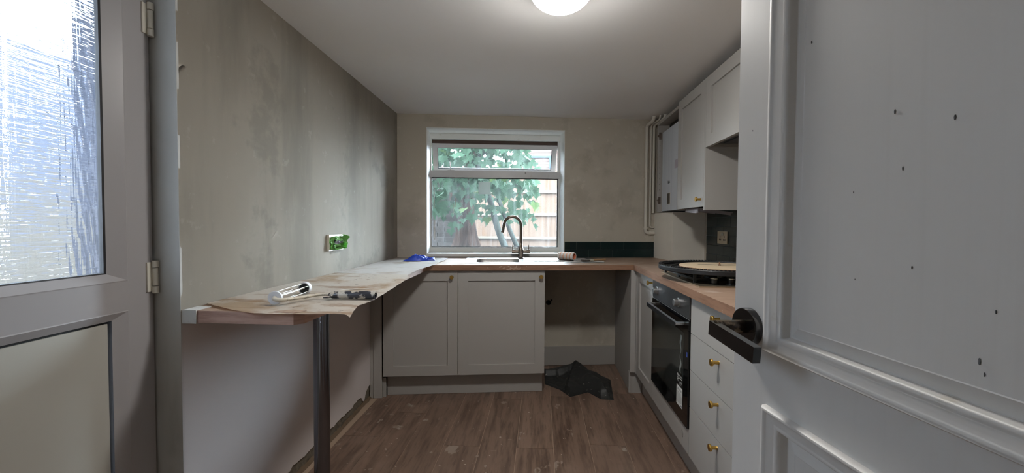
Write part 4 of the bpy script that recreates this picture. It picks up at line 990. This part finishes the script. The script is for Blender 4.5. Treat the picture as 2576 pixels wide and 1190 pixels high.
# roller sleeve
a, b_ = Vector((.150, 3.178, .9455)), Vector((.254, 3.100, .9455)); dv = (b_-a).normalized(); Ls = (b_-a).length+.004
sl = thing('roller_sleeve', 'fluffy white and orange striped roller sleeve lying on the sink drainer', 'roller sleeve')
n = 44; bm = NB(); nb = 96; rr = .0315
def stripe(u, th): return (u*4.6+th/(2*PI)*.55) % 1 < .30
Vg = [[bm.verts.new((rr*(1 if .03 < i/n < .97 else .93)*math.cos(2*PI*j/nb), rr*(1 if .03 < i/n < .97 else .93)*math.sin(2*PI*j/nb), Ls*i/n)) for j in range(nb)] for i in range(n+1)]
for i in range(n):
    for j in range(nb):
        f = bm.faces.new((Vg[i][j], Vg[i][(j+1) % nb], Vg[i+1][(j+1) % nb], Vg[i+1][j])); f.material_index = 1 if stripe(i/n, 2*PI*j/nb) else 0
for row, z in ((Vg[0], 0), (Vg[n], Ls)):
    inner_ = [bm.verts.new((.0225*math.cos(2*PI*j/nb), .0225*math.sin(2*PI*j/nb), z)) for j in range(nb)]
    for j in range(nb): bm.faces.new((row[j], row[(j+1) % nb], inner_[(j+1) % nb], inner_[j]))
bmesh.ops.transform(bm, matrix=axis_matrix(a, dv), verts=bm.verts)
obj('pile', bm, [mt['sleeve_w'], mt['sleeve_o']], sl, smooth=.9)
obj('core', lathe(NB(), [(.0225, .0), (.0205, .0), (.0205, Ls), (.0225, Ls)], 40, axis_matrix(a, dv), cap=False), mt['core'], sl, smooth=.6)
obj('core_plug', lathe(NB(), [(.0205, Ls*.45), (0, Ls*.45)], 30, axis_matrix(a, dv), cap=False), mt['core'], sl)
# paint brush
br = thing('paint_brush', 'small paint brush with wooden handle beside the striped roller sleeve', 'paint brush')
h0, h1 = Vector((.500, 3.165, .9215)), Vector((.310, 3.045, .9195)); hd_ = (h1-h0).normalized(); sd = Vector((-hd_.y, hd_.x, 0))
obj('handle', tube(NB(), spline([h0, h0.lerp(h1, .12), h0.lerp(h1, .3), h0.lerp(h1, .45), h0.lerp(h1, .56)], 5), [.0045, .006, .0066, .0068, .0065, .0064, .006, .0056, .0052, .005, .005, .0052, .0056, .006, .0066, .0072, .008, .0086, .009, .0092, .0094], 14), mt['brushwood'], br, smooth=1.)
p0, p1 = h0.lerp(h1, .55), h0.lerp(h1, .72)
def flat_bar(p, q, w0, w1, th0, th1, lift=0, n=1):
    bm = NB(); R = []
    for i in range(n+1):
        t_ = i/n; c_ = p.lerp(q, t_)+Vector((0, 0, lift*t_*t_)); w_ = lerp(w0, w1, t_); th = lerp(th0, th1, t_)
        R.append([bm.verts.new(c_+sd*w_*a_+Vector((0, 0, th*b2))) for a_, b2 in ((-1, -1), (1, -1), (1, 1), (-1, 1))])
    for A, Bq in zip(R, R[1:]):
        for i in range(4): bm.faces.new((A[i], A[(i+1) % 4], Bq[(i+1) % 4], Bq[i]))
    bm.faces.new(R[0][::-1]); bm.faces.new(R[-1]); return bm
obj('ferrule', flat_bar(p0, p1, .011, .016, .0060, .0058), mt['dirtywhite'], br, bevel=.001)
obj('bristles', flat_bar(p1, h1, .0155, .018, .0054, .0035, .004, 5), mt['bristle'], br, bevel=.0008)
# flat filling knife beside the brush
fk = thing('filling_knife', 'flat metal filling knife lying under the paint brush on the drainer edge', 'knife')
e0, e1 = Vector((.470, 3.072, .9136)), Vector((.335, 3.035, .9150))
sd = Vector((-(e1-e0).normalized().y, (e1-e0).normalized().x, 0))
obj('blade', flat_bar(e0.lerp(e1, .45), e1, .008, .022, .0006, .0004), mt['steel'], fk)
obj('handle', flat_bar(e0, e0.lerp(e1, .5), .0075, .0085, .0016, .0022), mt['labelwhite'], fk, bevel=.0008)

# black cloth on the floor of the gap
rt = [(.042, 3.36, 0), (.123, 3.30, 0), (.30, 3.30, 0), (.45, 3.28, 0), (.545, 3.16, 0)]
rb = [(.042, 3.03, 0), (.148, 2.935, 0), (.215, 2.815, 0), (.345, 2.905, 0), (.420, 2.795, 0), (.505, 2.79, 0)]
def rgz(u, v):
    env = min(1, v/.05)*min(1, (1-v)/.05)*min(1, u/.03+.4)*min(1, (1-u)/.04)
    def seg(u0, v0, u1, v1):      # distance to a fold line and the side it lies on
        d = Vector((u1-u0, v1-v0)); t_ = max(0, min(1, ((u-u0)*d.x+(v-v0)*d.y)/d.length_squared))
        return math.hypot(u-(u0+d.x*t_), v-(v0+d.y*t_)), (u-u0)*d.y-(v-v0)*d.x
    z = .008
    def lip(line, h, wide, steep):      # a folded edge: gentle rise on one side, sharp drop on the other
        e, sd_ = seg(*line); return h*max(0, 1-e/(wide if sd_ > 0 else steep))
    z += lip((.50, .98, .34, .02), .050, .05, .34)       # left edge of the raised flap
    z += lip((.50, .98, .80, .28), .046, .30, .045)      # right edge of the flap
    z += lip((.0, .52, .46, .95), .040, .05, .30)        # long fold running left
    z += lip((.80, .28, .92, .02), .042, .30, .05)
    z += .006*noise.noise(Vector((u*7, v*6, 1)))+.003*noise.noise(Vector((u*17, v*13, 2)))
    return max(.0015, z)*env+.001
tag(obj('black_cloth', heightfield(rt, rb, rgz, 90, 46, .0004, False), mt['fabric'], smooth=.7), 'crumpled black cloth on the floor in the empty appliance gap', 'cloth')

# ================================================================== OUTSIDE THE WINDOW
tag(obj('ground', B1(-7, 5, 4.55, 14, -.3, .72), mt['soil']), kind='structure', label='raised garden ground with leaf litter behind the window')
bm = NB(); box(bm, -7, -1.65, -4, 4.55, -.3, -.1); box(bm, -1.65, 5, 3.98, 4.55, -.3, .56)  # paving added out of view, pale to bounce daylight up to the ceiling
tag(obj('ground', bm, mt['bounce_paving']), kind='structure', label='unseen paving outside the house, added pale to bounce daylight indoors')
def brick_wall(parent, x0, x1, y, z0, z1, mat, bw, bh, gap, maxn=300, step=0):
    row = 0; z = z0
    me = None
    while z < z1-.01:
        x = x0-(bw/2 if row % 2 else 0)
        while x < x1:
            a, b_ = max(x, x0), min(x+bw-gap, x1)
            if b_-a > .02: obj('brick', B1(a, b_, y-.012-random.random()*.004, y+.02, z, min(z+bh-gap, z1)), mat, parent)
            x += bw
        z += bh; row += 1
# old garden wall on the left
random.seed(11)
gw = thing('garden_wall', 'old grey brick garden wall behind the tree trunk, seen through the window', 'wall', (0, 6.3, 0), .05)
obj('mortar', B1(-3.4, -1.05, 0, .2, .70, 2.02), mt['mortar'], gw)
brick_wall(gw, -2.35, -1.05, 0, .76, 2.02, mt['brick'], .225, .078, .012)
# brick building far right with a blue-grey framed recess
hb = thing('brick_building', 'pale red brick house wall beyond the garden fence', 'building', (0, 10.5, 0), -.02)
obj('wall', B1(-.62, 2.4, 0, .3, .7, 3.75), mt['mortar'], hb)
brick_wall(hb, -.62, .66, 0, 2.48, 3.52, mt['brickred'], .225, .075, .010)
bm = NB(); box(bm, -.34, .27, -.045, .0, 2.87, 2.925); box(bm, .215, .27, -.045, .0, 2.40, 2.87); box(bm, -.34, -.285, -.045, 0, 2.40, 2.87)
obj('recess_frame', bm, mt['bluepaint'], hb, bevel=.004)
# fence of upright boards on three rails
fe = thing('garden_fence', 'tall wooden board fence with horizontal rails right of the tree', 'fence', (0, 8.5, 0), -.015)
x = -2.2; random.seed(21)
while x < 1.8:
    o = obj('board', B1(x, x+.108, random.uniform(0, .008), .022+random.uniform(0, .008), .70, 2.28+random.uniform(-.01, .01)), mt['fence'], fe); x += .1095
for z in (1.83, 1.37, .885): obj('rail', B1(-2.2, 1.8, -.045, 0, z, z+.055), mt['rail'], fe, bevel=.004)
for x in (-1.75, 1.0): obj('post', B1(x, x+.09, -.06, .02, .70, 2.3), mt['rail'], fe)

# maple tree: flared trunk, leaning branch, lobed leaves
tr = thing('maple_tree', 'leafy maple tree with flared bark trunk close behind the window', 'tree', (-1.0, 5.35, .72))
bm = NB()
def trunk_pt(u, v):
    z = v*2.6; r = .075+.17*math.exp(-z*3.2)*(1+.35*math.sin(u*2*PI*5+1)+.15*math.sin(u*2*PI*9)); r *= 1+.10*noise.noise(Vector((u*9, z*2, 1)))
    a = u*2*PI
    return Vector((.02+.05*z-.02*math.sin(z*2)+r*math.cos(a), r*math.sin(a), z-.02))
grid_surface(bm, trunk_pt, 40, 30); bmesh.ops.remove_doubles(bm, verts=bm.verts, dist=1e-4)
obj('trunk', bm, mt['bark'], tr, smooth=1.)
def branch(pts, r0, r1, m='bark2'):
    P = spline([Vector(p) for p in pts], 6); n = len(P)
    obj('branch', tube(NB(), P, [lerp(r0, r1, i/(n-1)) for i in range(n)], 10), mt[m], tr, smooth=1.)
branch([(.66, -.30, 0), (.50, -.32, .36), (.38, -.34, .78), (.22, -.25, 1.2)], .045, .03)
branch([(.80, -.15, 0), (.62, -.2, .40), (.42, -.2, .95)], .035, .022)
branch([(.03, 0, 1.15), (.4, -.2, 1.45), (.9, -.35, 1.55)], .04, .012)
branch([(.03, 0, 1.0), (-.25, -.2, 1.35), (-.6, -.3, 1.6)], .035, .012)
branch([(.03, 0, 1.3), (.25, -.5, 1.6), (.45, -.9, 1.65)], .03, .01)
def leaf_mesh(name, mat, fold):
    # five-lobed maple outline
    half = [(0, -.02), (.10, -.06), (.30, -.16), (.26, -.02), (.50, .02), (.40, .14), (.58, .34), (.40, .34), (.34, .46), (.22, .40), (.20, .62), (.12, .60), (0, .95)]
    out = half+[(-x_, y_) for x_, y_ in half[-2:0:-1]]
    bm = NB(); c = bm.verts.new((0, .15, 0)); vs = [bm.verts.new((x_*.16, y_*.16-.02, fold*(abs(x_)**1.3)*.16-.025*y_*y_)) for x_, y_ in out]
    c.co = (0, .02, 0)
    for i in range(len(vs)): bm.faces.new((c, vs[i], vs[(i+1) % len(vs)]))
    me = bpy.data.meshes.new(name); bm.to_mesh(me); bm.free(); me.materials.append(mat); return me
LM = [leaf_mesh('leaf', mt['leaf'], -.35), leaf_mesh('leaf', mt['leaf'], .25), leaf_mesh('leaf', mt['leaf2'], -.3), leaf_mesh('leaf', mt['leaf3'], -.45)]
random.seed(42)
def leaf_place():
    """a point of the crown (tree coordinates) with a droop: dense above, thinning to the lower right"""
    while True:
        x = random.uniform(-.75, .95); y = random.uniform(-1.0, .35); z = random.uniform(.25, 2.1)
        lim = .40+.16*math.sin(x*5)+.10*noise.noise(Vector((x*4, y*3, 0)))
        if x > .30: lim += (x-.30)*.35
        if x < -.1: lim += .30
        if z < lim: continue
        if z < .95 and random.random() < .25: continue
        if z > 1.2 and x > .86+.05*noise.noise(Vector((z*5, 0, 0))): continue
        return x, y, z
def leaf_matrix(sz):
    x, y, z = leaf_place()
    return Matrix.Translation((x, y, z)) @ Matrix.Rotation(random.uniform(-.9, .9)+(PI if random.random() < .15 else 0), 4, 'Z') @ Matrix.Rotation(random.gauss(-1.9, .45), 4, 'X') @ Matrix.Rotation(random.gauss(0, .5), 4, 'Y') @ Matrix.Scale(sz, 4)
for i in range(295):
    me = random.choices(LM, (50, 30, 15, 4))[0]
    o = bpy.data.objects.new('leaf', me); o.parent = tr; o.matrix_local = leaf_matrix(random.uniform(.6, 1.0)); COL.objects.link(o)
bm = NB()     # the smaller leaves deeper in the crown, joined
for i in range(1500):
    m = leaf_matrix(random.uniform(.5, .8)); m.translation.y = min(m.translation.y+.55*random.random(), .68)
    if m.translation.z < .8 and random.random() < .4: continue
    v0 = len(bm.verts); f0 = len(bm.faces); bm.from_mesh(random.choice(LM[:2])); bm.verts.ensure_lookup_table()
    bmesh.ops.transform(bm, matrix=m, verts=bm.verts[v0:])
obj('foliage', bm, mt['leaf'], tr, kind='stuff')
# litter, broken bark and sticks at the foot of the tree
bm = NB(); random.seed(8)
for i in range(420):
    x = random.uniform(-2.2, .6); y = random.uniform(4.6, 6.1); a = random.random()*PI; L_ = random.uniform(.02, .07)
    v0 = len(bm.verts); box(bm, -L_, L_, -.012, .012, 0, .006); bm.verts.ensure_lookup_table()
    bmesh.ops.transform(bm, matrix=Matrix.Translation((x, y, .725+random.random()*.05)) @ Matrix.Rotation(a, 4, 'Z') @ Matrix.Rotation(random.uniform(-.7, .7), 4, 'Y'), verts=bm.verts[v0:])
tag(obj('leaf_litter', bm, M('litter_brown', dim((170,130,112)), .9, rand=.2, spec=0.)), 'dry leaves and bark bits strewn around the tree foot', 'litter', kind='stuff')

# ================================================================== OUTSIDE THE GLAZED DOOR
tag(obj('wall_yard', B1(-4.2, -4.05, -3.5, 6.0, -.1, 1.42), mt['tanwall']), kind='structure', label='low tan yard wall blurred behind the door glass')
tag(obj('wall_neighbour', B1(-7.2, -7.0, -3.5, 9.0, -.1, 3.6), mt['palewall']), kind='structure', label='pale blue-grey neighbouring wall behind the door glass')
